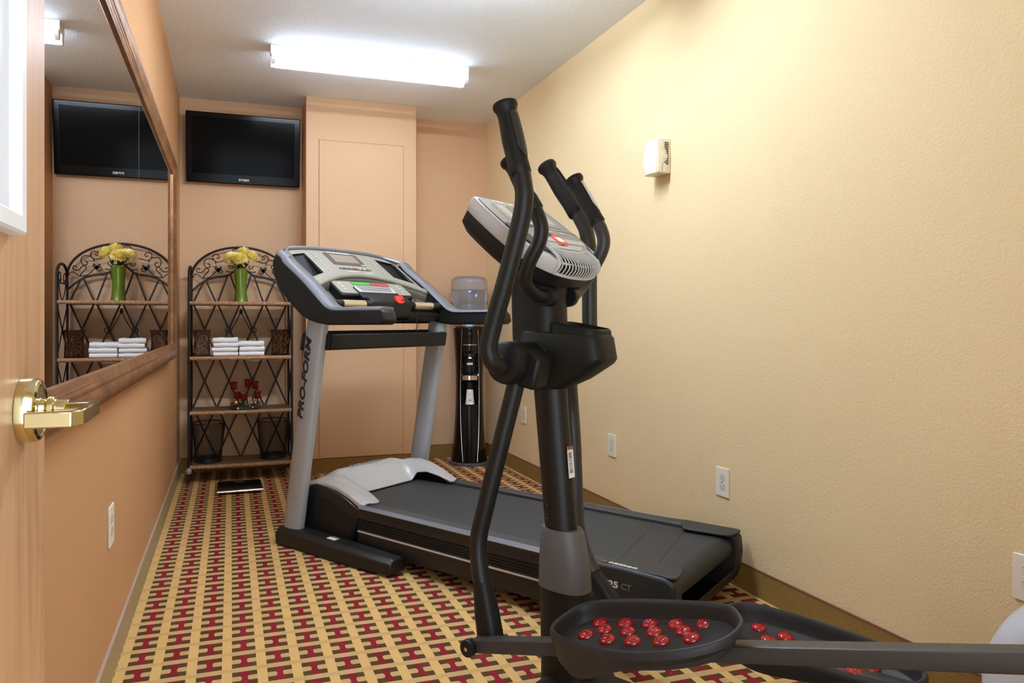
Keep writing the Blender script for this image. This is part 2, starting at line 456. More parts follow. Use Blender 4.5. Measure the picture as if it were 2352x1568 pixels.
# ------------------------------------------------------------------ ceiling lights
def fixture(y, label, tm_, x0=.225, x1=1.46):
    L = x1-x0
    f = empty('fluorescent_light', label, 'ceiling light', (x0, y, H), group='twin-tube ceiling lights')
    pr = rpoly([(-.057, 0), (.057, 0), (.057, -.052), (.040, -.060), (-.040, -.060), (-.057, -.052)], .004, 2)
    MB().extrude(pr, lambda u, v, t: (t, u, v), 0, L).build('housing', M['white_paint'], f)
    for s in (-1, 1):
        MB().tube([(.028, s*.043, -.084), (L-.028, s*.043, -.084)], .0165, 16).build('lamp_tube', M[tm_], f)
        for x, d in ((.004, 1), (L-.004, -1)):
            h_ = rpoly([(s*.043-.022, -.055), (s*.043+.022, -.055), (s*.043+.022, -.088), (s*.043+.008, -.106), (s*.043-.008, -.106), (s*.043-.022, -.088)], .006, 3)
            lh = MB().extrude(h_, lambda u, v, t: (x+d*t, u, v), 0, .020).build('lamp_holder', M['white_paint'], f)
            MB().tube([(x+d*.02, s*.043, -.084), (x+d*.026, s*.043, -.084)], .012, 12).build('pin_cap', M['chrome'], lh)
    return f
fixture(4.29, 'twin-tube fluorescent light on the ceiling in front of the column', 'tube_back')
fixture(2.70, 'twin-tube fluorescent light on the ceiling above the middle of the room', 'tube_mid')
dsc = MB().lathe([(.045, 0), (.045, -.006), (.040, -.010), (.012, -.010), (.010, -.014)], 32, (.765, 4.50, H)).build('sprinkler_cover', M['white'])
tag(dsc, 'small round white cover disc on the ceiling behind the long light', 'ceiling disc')

# ------------------------------------------------------------------ TV
tv = empty('television', 'black flat screen television mounted high on the back wall beside the column', 'television', (.095, YB, 2.38))
tv.rotation_euler = (R(8), 0, 0)
MB().extrude(rrect(.403, .250, .008), lambda u, v, t: (u, t, v), -.095, -.045).build('casing', M['tv_black'], tv, bevel=.006)
MB().extrude(rrect(.30, .18, .02), lambda u, v, t: (u, t, v), -.046, -.03).build('back_housing', M['black'], tv)
MB().box(-.10, .10, -.035, 0, -.1, .1).build('wall_bracket', M['black_metal'], tv)
MB().box(-.362, .362, -.0965, -.094, -.185, .215).build('screen', M['screen'], tv)
text('brand_lettering', 'DYNEX', .022, M['white_print'], tv, (0, -.0952, -.227), (1, 0, 0), (0, 0, 1), align='CENTER', bold=.0004, width=.075)
MB().ball((0, -.0955, -.243), .003, .001, .003, 8, 6).build('indicator_light', M['red_btn'], tv)

# ------------------------------------------------------------------ air freshener
af = empty('air_freshener', 'cream air freshener dispenser high on the yellow wall', 'air freshener', (XR, 2.932, 1.90))
MB().box(-.070, 0, -.052, .056, -.083, .083).build('body', M['ivory_shade'], af, bevel=.004)
cov = []
for i in range(9):
    z = -.082+.164*i/8; k = 1-.18*((z+.02)/.1)**2
    ring = [(-.066, .058), (-.078*k-.004, .056), (-.086*k-.004, .030), (-.088*k-.004, 0), (-.085*k-.004, -.030), (-.078*k-.004, -.050), (-.066, -.054)]
    cov.append([(x, y*(1-.05*abs(z)/.08), z) for x, y in ring])
MB().loft(cov).build('front_cover', M['ivory'], af, ang=45)
wing = rpoly([(-.074, .080), (-.055, .070), (-.026, .012), (-.022, -.010), (-.030, -.026), (-.050, -.034), (-.056, -.050), (-.056, -.080), (-.074, -.080)], .008, 3)
MB().extrude(wing, lambda u, v, t: (u, t, v), -.058, -.051).build('side_wing', M['ivory'], af, bevel=.002)
ridges = MB()
for k in (0, .007, .014):
    ridges.tube(spline([(-.054, -.0585, .045-k), (-.036+k*.7, -.0585, .005), (-.034+k*.7, -.0585, -.010), (-.050, -.0585, -.026+k)], 5), .0014, 6)
ridges.build('wing_ridge', M['ivory_shade'], af)
sl = MB()
for i in range(13):
    z = .062-.0085*i
    sl.box(-.034, -.012, -.0532, -.0515, z-.0024, z+.0024)
sl.build('vent_slots', M['dark_slot'], af)
MB().lathe([(.014, -.078), (.014, -.042), (.010, -.038), (.010, -.034)], 20, (-.036, -.044, 0)).build('canister', M['ivory_shade'], af)

# ------------------------------------------------------------------ outlets
def outlet_proto():
    o = empty('wall_outlet')
    MB().extrude(rrect(.041, .062, .004), lambda u, v, t: (-t, u, v), 0, .006).build('cover_plate', M['ivory'], o, bevel=.002)
    for z in (.0195, -.0195):
        face = [(min(.0165, max(-.0165, .0185*math.cos(a))), .0145*math.sin(a)) for a in [2*PI*k/24 for k in range(24)]]
        MB().extrude([(u*1.06, v*1.06) for u, v in face], lambda u, v, t: (-t, u, z+v), .0058, .0064).build('receptacle_gap', M['dark_slot'], o)
        rc = MB().extrude(face, lambda u, v, t: (-t, u, z+v), .005, .0075).build('receptacle', M['ivory_shade'], o)
        s = MB().box(-.0079, -.0072, -.0075, -.0055, z, z+.008); s.box(-.0079, -.0072, .0055, .0075, z, z+.007)
        s.lathe([(.0026, 0), (.0026, .0007)], 10, (-.0072, 0, z-.006), (0, 1, 0), (0, 0, 1), (-1, 0, 0)); s.build('socket_slots', M['dark_slot'], rc)
    MB().lathe([(.003, 0), (.0025, .0012)], 10, (-.006, 0, 0), (0, 1, 0), (0, 0, 1), (-1, 0, 0)).build('screw', M['chrome'], o)
    return o
op = outlet_proto(); first = True
for (x, y, z, rz, lab) in (
    (XR, 4.637, .434, 0, 'white outlet farthest along the yellow wall, next to the water cooler'),
    (XR, 3.415, .418, 0, 'white outlet low on the yellow wall just right of the elliptical post'),
    (XR, 2.506, .414, 0, 'white outlet low on the yellow wall above the rear end of the treadmill'),
    (XR, 1.300, .419, 0, 'white outlet on the yellow wall above the pale flywheel cover, cut by the right edge'),
    (XL, 2.365, .474, PI, 'white outlet low on the orange wall below the mirror')):
    o = op if first else copy_tree(op); first = False
    o.location = (x, y, z); o.rotation_euler = (0, 0, rz); tag(o, lab, 'outlet', 'duplex wall outlets')

# ================================================================== ETAGERE (iron and wicker shelf)
RX, RY = .072, 5.215
rack = empty('etagere', 'dark iron and wicker arched shelf unit below the television', 'shelf unit', (RX, RY, 0))
hw, yb, yf = .343, .150, -.150
zs = (1.240, .862, .487, .118)
ARCH0, ARCH1 = 1.425, 1.652
arch = [(-hw*math.cos(PI*i/36), yb, ARCH0+(ARCH1-ARCH0)*math.sin(PI*i/36)) for i in range(37)]
MB().tube([(-hw, yb, .02)]+arch+[(hw, yb, .02)], .0085, 12).build('back_arch', M['iron'], rack)
for s in (-1, 1):
    side = [(s*hw, -.150*math.cos(PI*i/24), 1.415+.075*math.sin(PI*i/24)) for i in range(25)]
    foot = [(s*hw, yf, .15), (s*hw, yf-.004, .11), (s*(hw+.002), yf-.016, .06), (s*(hw+.004), yf-.028, .012), (s*(hw+.004), yf-.030, .002)]
    MB().tube(spline(foot[::-1], 5)+[(s*hw, yf, .3), (s*hw, yf, 1.415)]+side[1:], .0095, 12).build('side_post', M['iron'], rack)
    sm = MB()   # thin side lattice and little loops in the side arch
    for i in range(4):
        z0 = (zs+(.02,))[i+1] if i < 3 else .03; z1 = zs[i]
        if i < 3: z0, z1 = zs[i+1]+.01, zs[i]-.02
        else: continue
        sm.tube([(s*hw, yf, z0), (s*hw, yb, z1)], .004, 8); sm.tube([(s*hw, yb, z0), (s*hw, yf, z1)], .004, 8)
    for q in (-1, 1):
        lp = [(0, q*.01, 1.25), (0, q*.07, 1.30), (0, q*.105, 1.38), (0, q*.085, 1.43), (0, q*.045, 1.42), (0, q*.04, 1.38), (0, q*.06, 1.365), (0, q*.07, 1.385)]
        sm.tube(spline([(s*hw, y, z) for _, y, z in lp], 6), .0032, 8)
    sm.tube([(s*hw, yf, 1.36), (s*hw, yb, 1.36)], .005, 8)
    sm.build('side_lattice', M['iron'], rack)
    cl = MB().ball((s*(hw+.002), yf-.014, .085), .020, .016, .024, 14, 10).build('foot_wrap', M['clear_cap'], rack)
# scalloped band below the arch
def bandz(x):
    t = abs(x)/hw
    pts = ((0, 1.515), (.10, 1.492), (.20, 1.455), (.32, 1.437), (.5, 1.430), (.68, 1.412), (.85, 1.372), (1, 1.325))
    for (a, za), (b, zb) in zip(pts, pts[1:]):
        if t <= b: return za+(zb-za)*(t-a)/(b-a)
    return 1.325
bp = spline([(hw*(i/14-1), yb, bandz(hw*(i/14-1))) for i in range(29)], 3)
bnd = MB(); n_ = len(bp)
bnd.loft([[(p.x, p.y-.003, p.z-.009), (p.x, p.y+.003, p.z-.009), (p.x, p.y+.003, p.z+.009), (p.x, p.y-.003, p.z+.009)] for p in bp])
for i in (-.27, -.2, -.1, .1, .2, .27): bnd.ball((i, yb-.004, bandz(i)), .005, .004, .005, 8, 6)
bnd.build('scallop_band', M['iron'], rack)
lat = MB(); W4 = 2*hw/4
for k in range(4):
    x0 = -hw+.008+k*(W4-.004); x1 = x0+W4-.006; xm = (x0+x1)/2
    ztop = bandz(xm)
    lat.bar((x0+.004, yb-.008, zs[0]), (xm-.010, yb-.008, bandz(xm-.01)-.004), .012, .004)
    lat.bar((x1-.004, yb-.005, zs[0]), (xm+.010, yb-.005, bandz(xm+.01)-.004), .012, .004)
    for i in range(3):
        zt, zb = zs[i]-.018, zs[i+1]
        lat.bar((x0+.010, yb-.008, zt), (x1-.004, yb-.008, zb), .012, .004)
        lat.bar((x1-.010, yb-.004, zt), (x0+.004, yb-.004, zb), .012, .004)
lat.build('lattice', M['iron'], rack)
# centre diamond ornament in the second tier
dm = MB()
for s in (-1, 1):
    dm.tube(spline([(s*.004, yb-.012, 1.20), (s*.012, yb-.012, 1.15), (s*.055, yb-.012, 1.065), (s*.072, yb-.012, 1.035)], 6)+spline([(s*.060, yb-.012, 1.01), (s*.020, yb-.012, .93), (s*.002, yb-.012, .89)], 5), .003, 8)
    dm.tube([(s*(.088+.020*math.cos(a)), yb-.012, 1.043+.020*math.sin(a)) for a in [2*PI*i/20 for i in range(20)]], .003, 8, closed=True)
dm.ball((0, yb-.012, 1.175), .012, .008, .016, 10, 8)
dm.build('diamond_ornament', M['iron'], rack)
# scrollwork inside the arch (drawn as one half, mirrored)
def sp(cx_, cy_): return ((-.268-RX)+(cx_-185)/8.71*.00307, yb-.004, 1.652-(cy_-150)/8.71*.00325)
half = [
 [(850, 420), (770, 430), (700, 452), (640, 440), (600, 400), (595, 335), (635, 302), (690, 308), (722, 345), (705, 378), (678, 372), (672, 352)],
 [(655, 500), (640, 450), (590, 402), (490, 390), (432, 432), (418, 490), (445, 550), (490, 568), (530, 545), (530, 505), (505, 490), (498, 505)],
 [(400, 775), (430, 715), (500, 645), (512, 605), (482, 575), (440, 590), (400, 640), (340, 665), (290, 650), (276, 612), (300, 582), (335, 592), (326, 612)],
 [(205, 760), (232, 706), (285, 698), (340, 735), (390, 772), (470, 770), (560, 730), (640, 650), (680, 600)],
 [(680, 620), (715, 660), (755, 665), (785, 635), (770, 600), (735, 602), (732, 626), (748, 632)],
 [(850, 625), (920, 640), (990, 634), (1025, 618)],
 [(1132, 230), (1100, 195), (1040, 185), (985, 208), (980, 250), (1020, 278), (1062, 262), (1060, 230), (1030, 228), (1028, 246)],
 [(905, 500), (910, 545), (945, 568), (985, 556), (990, 528), (965, 515), (952, 535)]]
for s in (-1, 1):
    sc_ = MB()
    for c in half:
        P = [sp(*p) for p in c]; P = [(s*-1*p[0], p[1], p[2]) for p in P]
        sc_.tube(spline(P, 5), .0033, 8)
    sc_.build('scroll_work', M['iron'], rack)
    lf_ = MB()
    def leaf(cx_, cy_, ang_, L_, w_):
        c = sp(cx_, cy_); c = Vector((-s*c[0], c[1]-.004, c[2])); a = ang_ if s < 0 else PI-ang_
        d = Vector((math.cos(a), 0, math.sin(a))); sd = Vector((-d.z, 0, d.x))
        pr_ = [(0, .0), (.15, .55), (.35, .45), (.5, 1), (.65, .6), (.8, .7), (1, 0)]
        ring = [c+d*L_*t+sd*w_*q for t, q in pr_]+[c+d*L_*t-sd*w_*q for t, q in pr_[-2:0:-1]]
        lf_.loft([[p+Vector((0, -.002, 0)) for p in ring], [p+Vector((0, .002, 0)) for p in ring]])
    leaf(680, 650, R(105), .048, .016); leaf(680, 640, R(50), .050, .014); leaf(690, 650, R(75), .030, .016)
    lf_.build('leaf_ornament', M['leaf_iron'], rack)
lf_ = MB(); c0 = Vector((0, yb-.010, 1.640))
lf_.ball((0, yb-.012, 1.628), .010, .005, .022, 10, 8); lf_.build('leaf_ornament', M['leaf_iron'], rack)
# shelves
for z in zs:
    sh = MB(); bow = lambda x: yf-.004-.016*(1-(x/hw)**2)
    top = [(x*hw*.97/10, bow(x*hw*.97/10)) for x in range(-10, 11)]+[(hw*.97, yb-.012), (-hw*.97, yb-.012)]
    s_ = sh.extrude(top, lambda u, v, t: (u, v, t), z-.008, z).build('shelf', M['wicker_top'], rack)
    MB().tube([(x*hw*.985/12, bow(x*hw*.985/12)-.004, z-.009) for x in range(-12, 13)], .0135, 12).build('wrapped_front_rail', M['wicker_rail'], s_)
    un = MB()
    for y in (yb-.008,): un.tube([(-hw, y, z-.014), (hw, y, z-.014)], .005, 8)
    for s in (-1, 1): un.tube([(s*hw*.975, yf, z-.010), (s*hw*.975, yb, z-.010)], .007, 8)
    un.build('shelf_support', M['iron'], s_)

# ------------------------------------------------------------------ vase and flowers
vx, vy = .068, 5.185
vp = spline([(.050, 0, 0), (.0505, 0, .004), (.046, 0, .03), (.041, 0, .075), (.0395, 0, .12), (.042, 0, .17), (.047, 0, .215), (.0505, 0, .238)], 4)
vprof = [(p.x, p.z) for p in vp]+[(.047, .238), (.036, .12), (.036, .02), (.001, .015)]
v_ = MB().lathe(vprof, 40, (0, 0, 0)).build('vase', M['green_vase'], loc=(vx, vy, zs[0]+.0005))
tag(v_, 'tall waisted green vase on the top shelf of the iron unit', 'vase')
def bloom_mesh():
    b = MB(); N = 150; ga = PI*(3-math.sqrt(5))
    for i in range(N):
        z = 1-1.55*(i+.5)/N; r_ = math.sqrt(max(0, 1-z*z)); a = ga*i
        d = Vector((r_*math.cos(a), r_*math.sin(a), z*.8)).normalized()
        L_ = .050+.008*random.random(); t = d.cross(Vector((0, 0, 1)));
        t = t.normalized() if t.length > .01 else Vector((1, 0, 0)); up_ = t.cross(d)
        p0 = d*.010; p1 = d*L_*.65+up_*.002; p2 = d*L_+up_*(.007 if z > 0 else .003); w_ = .0074
        b.add([p0-t*.002, p0+t*.002, p1-t*w_, p1+t*w_, p2-t*.003+up_*.002, p2+t*.003+up_*.002, p1+d*.001-up_*.003],
              [(0, 1, 3, 2), (2, 3, 5, 4), (0, 6, 1), (2, 6, 4), (6, 3, 5), (4, 6, 5), (0, 2, 6), (1, 6, 3)])
    b.ball((0, 0, -.002), .017, .017, .013, 12, 8)
    return b
def flower_proto():
    o = empty('chrysanthemum')
    bl = bloom_mesh().build('bloom', M['petal'], o)
    o['bl'] = 1
    MB().lathe([(.010, -.016), (.012, -.010), (.006, -.004)], 12).build('sepal', M['stem'], o)
    return o
base = Vector((vx, vy, zs[0]))
specs = [((-.064, -.02, .312), 'pale yellow chrysanthemum at the left edge of the bunch'),
         ((-.030, .03, .318), 'yellow chrysanthemum second from the left in the green vase'),
         ((-.004, -.045, .306), 'brightest yellow chrysanthemum at the front centre of the bunch'),
         ((.020, .020, .352), 'topmost yellow chrysanthemum of the bunch in the green vase'),
         ((.070, .0, .326), 'yellow chrysanthemum at the right edge of the bunch')]
proto_bloom = bloom_mesh()
bm_obj = None
for i, (off, lab) in enumerate(specs):
    t = Vector(off); fl = empty('chrysanthemum', lab, 'flower', base+t, 0, 'yellow flowers in the green vase')
    if bm_obj is None: bo = bm_obj = proto_bloom.build('bloom', M['petal'], fl)
    else: bo = bm_obj.copy(); COL.objects.link(bo); bo.parent = fl
    bo.rotation_euler = (-.35+t.y*4, t.x*7, i*1.3); bo.scale = (1.0, 1.0, .92)
    st = spline([(0, 0, -.004), (-t.x*.35, -t.y*.35, -.05), (-t.x*.75, -t.y*.75, -.10), (-t.x*.98+(i-2)*.003, -t.y*.98, -.26)], 5)
    stm = MB().tube(st, .0026, 8).build('stem', M['stem'], fl)
    lv_ = MB()
    for k in range(2):
        a = i*2.1+k*2.6; dd = Vector((math.cos(a), math.sin(a), .25)).normalized(); sd = dd.cross(Vector((0, 0, 1))).normalized()
        p = Vector((-t.x*.45, -t.y*.45, -.058-.012*k)); L_, w_ = .055, .017
        ring = [p+dd*L_*q+sd*w_*math.sin(PI*q)+Vector((0, 0, .012*math.sin(PI*q))) for q in (0, .2, .4, .6, .8, 1)]
        ring2 = [p+dd*L_*q-sd*w_*math.sin(PI*q)+Vector((0, 0, .012*math.sin(PI*q))) for q in (.8, .6, .4, .2)]
        rr_ = ring+ring2
        lv_.loft([rr_, [q+Vector((0, 0, .0015)) for q in rr_]])
    lv_.build('leaves', M['leaf'], stm)

# ------------------------------------------------------------------ tins on the second shelf
def tin(loc, rz, lab):
    o = empty('square_tin_pot', lab, 'pot', loc, rz, 'brown scroll-embossed pots')
    ho = [(.049, 0), (.050, .004), (.048, .03), (.047, .11), (.051, .160), (.057, .186)]
    b = MB(); b.loft([[(x, y, z) for x, y in rrect(w, w, .006, 3)] for w, z in ho]+[[(x, y, z) for x, y in rrect(w, w, .006, 3)] for w, z in ((.054, .186), (.046, .120), (.045, .01))])
    b.build('pot_body', M['tin'], o)
    for side in range(4):
        rl = MB(); a = side*PI/2; ca, sa = math.cos(a), math.sin(a)
        def q(u, z, e=.0015):
            w = .049+.006*max(0, (z-.11)/.07); x, y = u, -w-e; return (x*ca-y*sa, x*sa+y*ca, z)
        for (sgn, z0) in ((1, .035), (-1, .085), (1, .125)):
            pts = []
            for i in range(16):
                t = i/15; aa = -.6+t*5.2; rr_ = .026*(1-t)+.004
                pts.append(q(sgn*(.004+rr_*math.cos(aa)), z0+rr_*math.sin(aa)*1.1))
            rl.tube(pts, [.0022-.001*i/15 for i in range(16)], 6)
            rl.tube(spline([q(-sgn*.030, z0-.02), q(-sgn*.018, z0+.005), q(-sgn*.03, z0+.03), q(-sgn*.015, z0+.045)], 4), .0016, 6)
        rl.build('scroll_relief', M['tin_gold'], o)
    return o
tin((-.193, 5.190, zs[1]+.0005), R(6), 'brown embossed square pot at the left end of the second shelf')
tin((.345, 5.215, zs[1]+.0005), R(-28), 'brown embossed square pot at the right end of the second shelf, turned cornerwise')

# ------------------------------------------------------------------ folded towels
def towel(hx, hy, t, seed):
    rnd = random.Random(seed); m = MB(); rings = []
    nx = 12
    for i in range(nx+1):
        x = -hx+2*hx*i/nx
        e = 1-.10*max(0, abs(x)/hx-.86)/.14
        dz = .0016*math.sin(i*.9+seed)+.0012*rnd.random(); dy = .002*rnd.random()
        ring = []
        # two folded layers seen from the front: rounded nose at -y
        for k in range(28):
            a = 2*PI*k/28; ca, sa = math.cos(a), math.sin(a)
            yy = hy*math.copysign(abs(ca)**.28, ca); zz = t/2*math.copysign(abs(sa)**.78, sa)
            ring.append((x, (yy+dy)*1.0, t/2+zz*e+dz*(1 if sa > 0 else .2)))
        rings.append(ring)
    m.loft(rings); return m
TW = (('left', -.030, (.034, .031, .032, .034), 4), ('right', .142, (.035, .035, .035), 3))
words = {4: ('bottom', 'second', 'third', 'top'), 3: ('bottom', 'middle', 'top')}
for side, x, ts, cnt in TW:
    z = zs[1]+.0008
    for k, t in enumerate(ts):
        r_ = random.Random(cnt*10+k)
        o = empty('folded_towel', '%s towel in the %s stack of %s folded white towels' % (words[cnt][k], 'taller left' if cnt == 4 else 'shorter right', 'four' if cnt == 4 else 'three'), 'towel',
                  (x+(r_.random()-.5)*.008+(-.006 if (cnt == 4 and k == 1) else 0)+(.005 if cnt == 3 and k == 1 else 0), 5.135+(r_.random()-.5)*.008, z), (r_.random()-.5)*.05, 'folded white towels')
        tw = towel(.083+(r_.random()-.5)*.006, .088, t*.985, cnt*5+k)
        tw.build('terry_fold', M['towel'], o, ang=70)
        z += t
# ------------------------------------------------------------------ candle stand
cz = zs[2]+.0005
cs = empty('candle_stand', 'dark iron six-arm candle stand on the third shelf', 'candle holder', (.100, 5.15, cz))
cups = [(-.078, .0, .146, 'red glass votive cup highest at the left of the candle stand'), (.018, .070, .156, 'red glass votive cup at the back top of the candle stand'), (.066, .015, .146, 'red glass votive cup high on the right of the candle stand'),
        (-.056, -.060, .082, 'red glass votive cup low on the left of the candle stand'), (-.012, -.085, .070, 'red glass votive cup lowest at the front of the candle stand'), (.080, -.055, .080, 'red glass votive cup low on the right of the candle stand')]
ring = MB().tube([(.062*math.cos(2*PI*i/28), .062*math.sin(2*PI*i/28), .006) for i in range(28)], .004, 8, closed=True)
ring.build('base_ring', M['iron'], cs)
for (x, y, z, lab) in cups:
    a = math.atan2(y, x); bx_, by_ = .062*math.cos(a), .062*math.sin(a)
    am = MB().tube(spline([(bx_, by_, .008), (bx_*.8, by_*.8, z*.45), (x*.98, y*.98, z-.03), (x, y, z-.004)], 5), .0035, 8)
    am.lathe([(.004, z-.006), (.024, z-.002), (.026, z+.001), (.024, z+.003), (.004, z+.002)], 20, (x, y, 0))
    am.build('candle_arm', M['iron'], cs)
    cp_ = MB().lathe([(.019, 0), (.021, .004), (.0215, .024), (.0235, .036), (.0275, .042), (.026, .042), (.021, .034), (.018, .008), (.001, .006)], 28).build('votive_cup', M['red_glass'], loc=(.100+x, 5.15+y, cz+z+.0035))
    tag(cp_, lab, 'candle cup', 'red glass votive cups')
wr = empty('christmas_wreath', 'small artificial fir wreath with berries around the foot of the candle stand', 'wreath', (.100, 5.13, cz))
nd = MB(); rn = random.Random(3)
for i in range(620):
    a = 2*PI*rn.random(); rr_ = .072+.022*rn.random()
    p = Vector((rr_*math.cos(a)*1.05, rr_*math.sin(a)*.9, .010+.034*rn.random()))
    d = Vector((math.cos(a+rn.uniform(-1, 1)), math.sin(a+rn.uniform(-1, 1)), rn.uniform(-.15, 1.1))).normalized()
    q = p+d*rn.uniform(.018, .036); q.z = max(q.z, .002); sd = d.cross(Vector((rn.random(), rn.random(), .3))).normalized()*.0011
    nd.add([p-sd, p+sd, q, p+d.cross(sd)], [(0, 1, 2), (1, 3, 2), (3, 0, 2), (0, 3, 1)])
ndo = nd.build('fir_sprigs', M['needle'], wr); ndo['kind'] = 'stuff'
MB().tube([(.080*math.cos(2*PI*i/30), .070*math.sin(2*PI*i/30), .012) for i in range(30)], .010, 8, closed=True).build('wreath_ring', M['needle'], wr)
MB().ball((-.066, -.055, .052), .020, n=18, m=12).build('gold_bauble', M['gold'], wr)
for k, (x, y, z, r_, mm) in enumerate(((-.052, -.088, .014, .009, 'pinkberry'), (-.036, -.090, .020, .007, 'redberry'), (.040, -.062, .050, .009, 'pinkberry'), (.066, -.058, .046, .008, 'pinkberry'), (.030, -.078, .030, .006, 'pinkberry'),
        (.048, -.083, .020, .006, 'pinkberry'), (.062, -.078, .026, .005, 'redberry'), (.010, -.085, .045, .006, 'redberry'), (.085, -.04, .03, .006, 'pinkberry'))):
    MB().ball((x, y, z), r_, n=12, m=8).build('berry', M[mm], wr)

# ------------------------------------------------------------------ wire mesh bins on the bottom shelf
def mesh_bin(loc, lab):
    o = empty('wire_wastebasket', lab, 'wastebasket', loc, 0, 'black wire mesh wastebaskets')
    n, m = 44, 26; hh = .275; rb, rt = .086, .112
    b = MB(); rows = []
    for i in range(m+1):
        z = .012+(hh-.012)*i/m; r_ = rb+(rt-rb)*i/m; off = PI/n*(i % 2)
        rows.append([(r_*math.cos(2*PI*k/n+off), r_*math.sin(2*PI*k/n+off), z) for k in range(n)])
    vs = [p for r_ in rows for p in r_]; fs = []
    for i in range(0, m-1):
        for k in range(n):
            a = i*n+k; up2 = (i+2)*n+k
            if i % 2 == 0: l, rr_ = (i+1)*n+(k-1) % n, (i+1)*n+k
            else: l, rr_ = (i+1)*n+k, (i+1)*n+(k+1) % n
            fs.append((a, rr_, up2, l))
    b.add(vs, fs); mo = b.build('mesh_wall', M['basket'], o)
    md = mo.modifiers.new('wire', 'WIREFRAME'); md.thickness = .0026; md.use_even_offset = False
    MB().tube([(rt*math.cos(2*PI*k/40), rt*math.sin(2*PI*k/40), hh) for k in range(40)], .0032, 8, closed=True).build('rim', M['basket'], o)
    MB().lathe([(.002, .001), (rb+.002, .001), (rb+.004, .004), (rb+.003, .030), (rb, .030), (rb, .006), (.002, .005)], 40).build('solid_base', M['basket'], o)
    return o
mesh_bin((-.150, 5.205, zs[3]+.0005), 'black wire mesh wastebasket at the left of the bottom shelf')
mesh_bin((.294, 5.215, zs[3]+.0005), 'black wire mesh wastebasket at the right of the bottom shelf')

# ------------------------------------------------------------------ bathroom scale on the floor
bs = empty('floor_scale', 'black glass bathroom scale with chrome edges on the carpet before the shelf unit', 'scale', (.057, 4.81, 0), R(1.0))
MB().extrude(rrect(.140, .148, .012), lambda u, v, t: (u, v, t), .012, .026).build('platform', M['black_gloss'], bs, bevel=.003)
for s in (-1, 1):
    MB().tube([(-.142, s*.150, .020), (.142, s*.150, .020)], .0085, 12).build('chrome_edge', M['chrome'], bs)
MB().extrude(rrect(.035, .014, .005), lambda u, v, t: (u, .10+v, t), .0258, .0268).build('display', M['lcd_border'], bs)
for sx in (-1, 1):
    for sy in (-1, 1): MB().lathe([(.014, 0), (.014, .013)], 16, (sx*.11, sy*.11, 0)).build('foot', M['mattegrey'], bs)

# ------------------------------------------------------------------ water cooler
cdir = math.atan2(-5.165, -1.785)+PI/2+R(3)
wc = empty('water_cooler', 'tall black water cooler standing in the back corner by the yellow wall', 'water cooler', (1.785, 5.165, 0), cdir)
def crad(z):     # waisted body
    t = z/1.06
    return .145-.028*math.sin(PI*min(1, t*1.05))**.8+(-.020)*t+.004*(t > .98)
def fronthalf(z):    # half-width angle of the front strip between the chrome trims
    t = z/1.06
    return .38+.30*math.sin(PI*t)**1.1+.10*t
rows = []; NT = 96
zz = [i*1.055/80 for i in range(81)]
for z in zz:
    row = []
    for k in range(NT):
        th = 2*PI*k/NT; d = (th+PI) % (2*PI)-PI; r_ = crad(z)
        if abs(d) < fronthalf(z)-.03:
            if .470 < z < .655: r_ -= .055*min(1, (z-.470)/.006)*min(1, (.655-z)/.02)
            elif .69 < z < .86: r_ -= .030*min(1, (z-.69)/.02)*min(1, (.86-z)/.03)
        row.append((r_*math.sin(th), -r_*math.cos(th), z))
    rows.append(row)
MB().loft(rows).build('cabinet', M['black_gloss'], wc, ang=28)
MB().lathe([(.160, 0), (.160, .012), (.150, .022), (.02, .022)], 48, caps=(True, True)).build('base_plate', M['mattegrey'], wc)
for s in (-1, 1):
    tp = []
    for i in range(61):
        z = .03+1.02*i/60; th = s*fronthalf(z); r_ = crad(z)+.001; tp.append((r_*math.sin(th), -r_*math.cos(th), z))
    MB().tube(tp, .0028, 6).build('chrome_trim', M['chrome'], wc)
def arcstrip(name, m, z0, z1, half_, extra, parent=wc, n=14):
    b = MB(); o_, i_ = [], []
    for k in range(n+1):
        th = -half_+2*half_*k/n; r_ = crad((z0+z1)/2)
        o_.append(((r_+extra)*math.sin(th), -(r_+extra)*math.cos(th))); i_.append(((r_-.03)*math.sin(th), -(r_-.03)*math.cos(th)))
    b.extrude(o_+i_[::-1], lambda u, v, t: (u, v, t), z0, z1); return b.build(name, m, parent, bevel=.001)
arcstrip('chrome_band', M['chrome'], .655, .690, .56, .002)
arcstrip('trim_line', M['chrome'], .924, .930, .46, .0015)
arcstrip('drip_shelf', M['black_gloss'], .455, .468, .52, .004)
arcstrip('tap_head', M['black_gloss'], .835, .862, .42, -.002)
lb = MB().box(-.022, .022, -.0895, -.087, .772, .788); lb.build('label_plate', M['white_print'], wc)
tap = MB().box(-.012, .012, -.110, -.085, .822, .832); tap.build('tap_lever', M['chrome'], wc)
MB().lathe([(.105, 1.05), (.110, 1.056), (.105, 1.066), (.03, 1.066)], 48).build('bottle_collar', M['black'], wc)
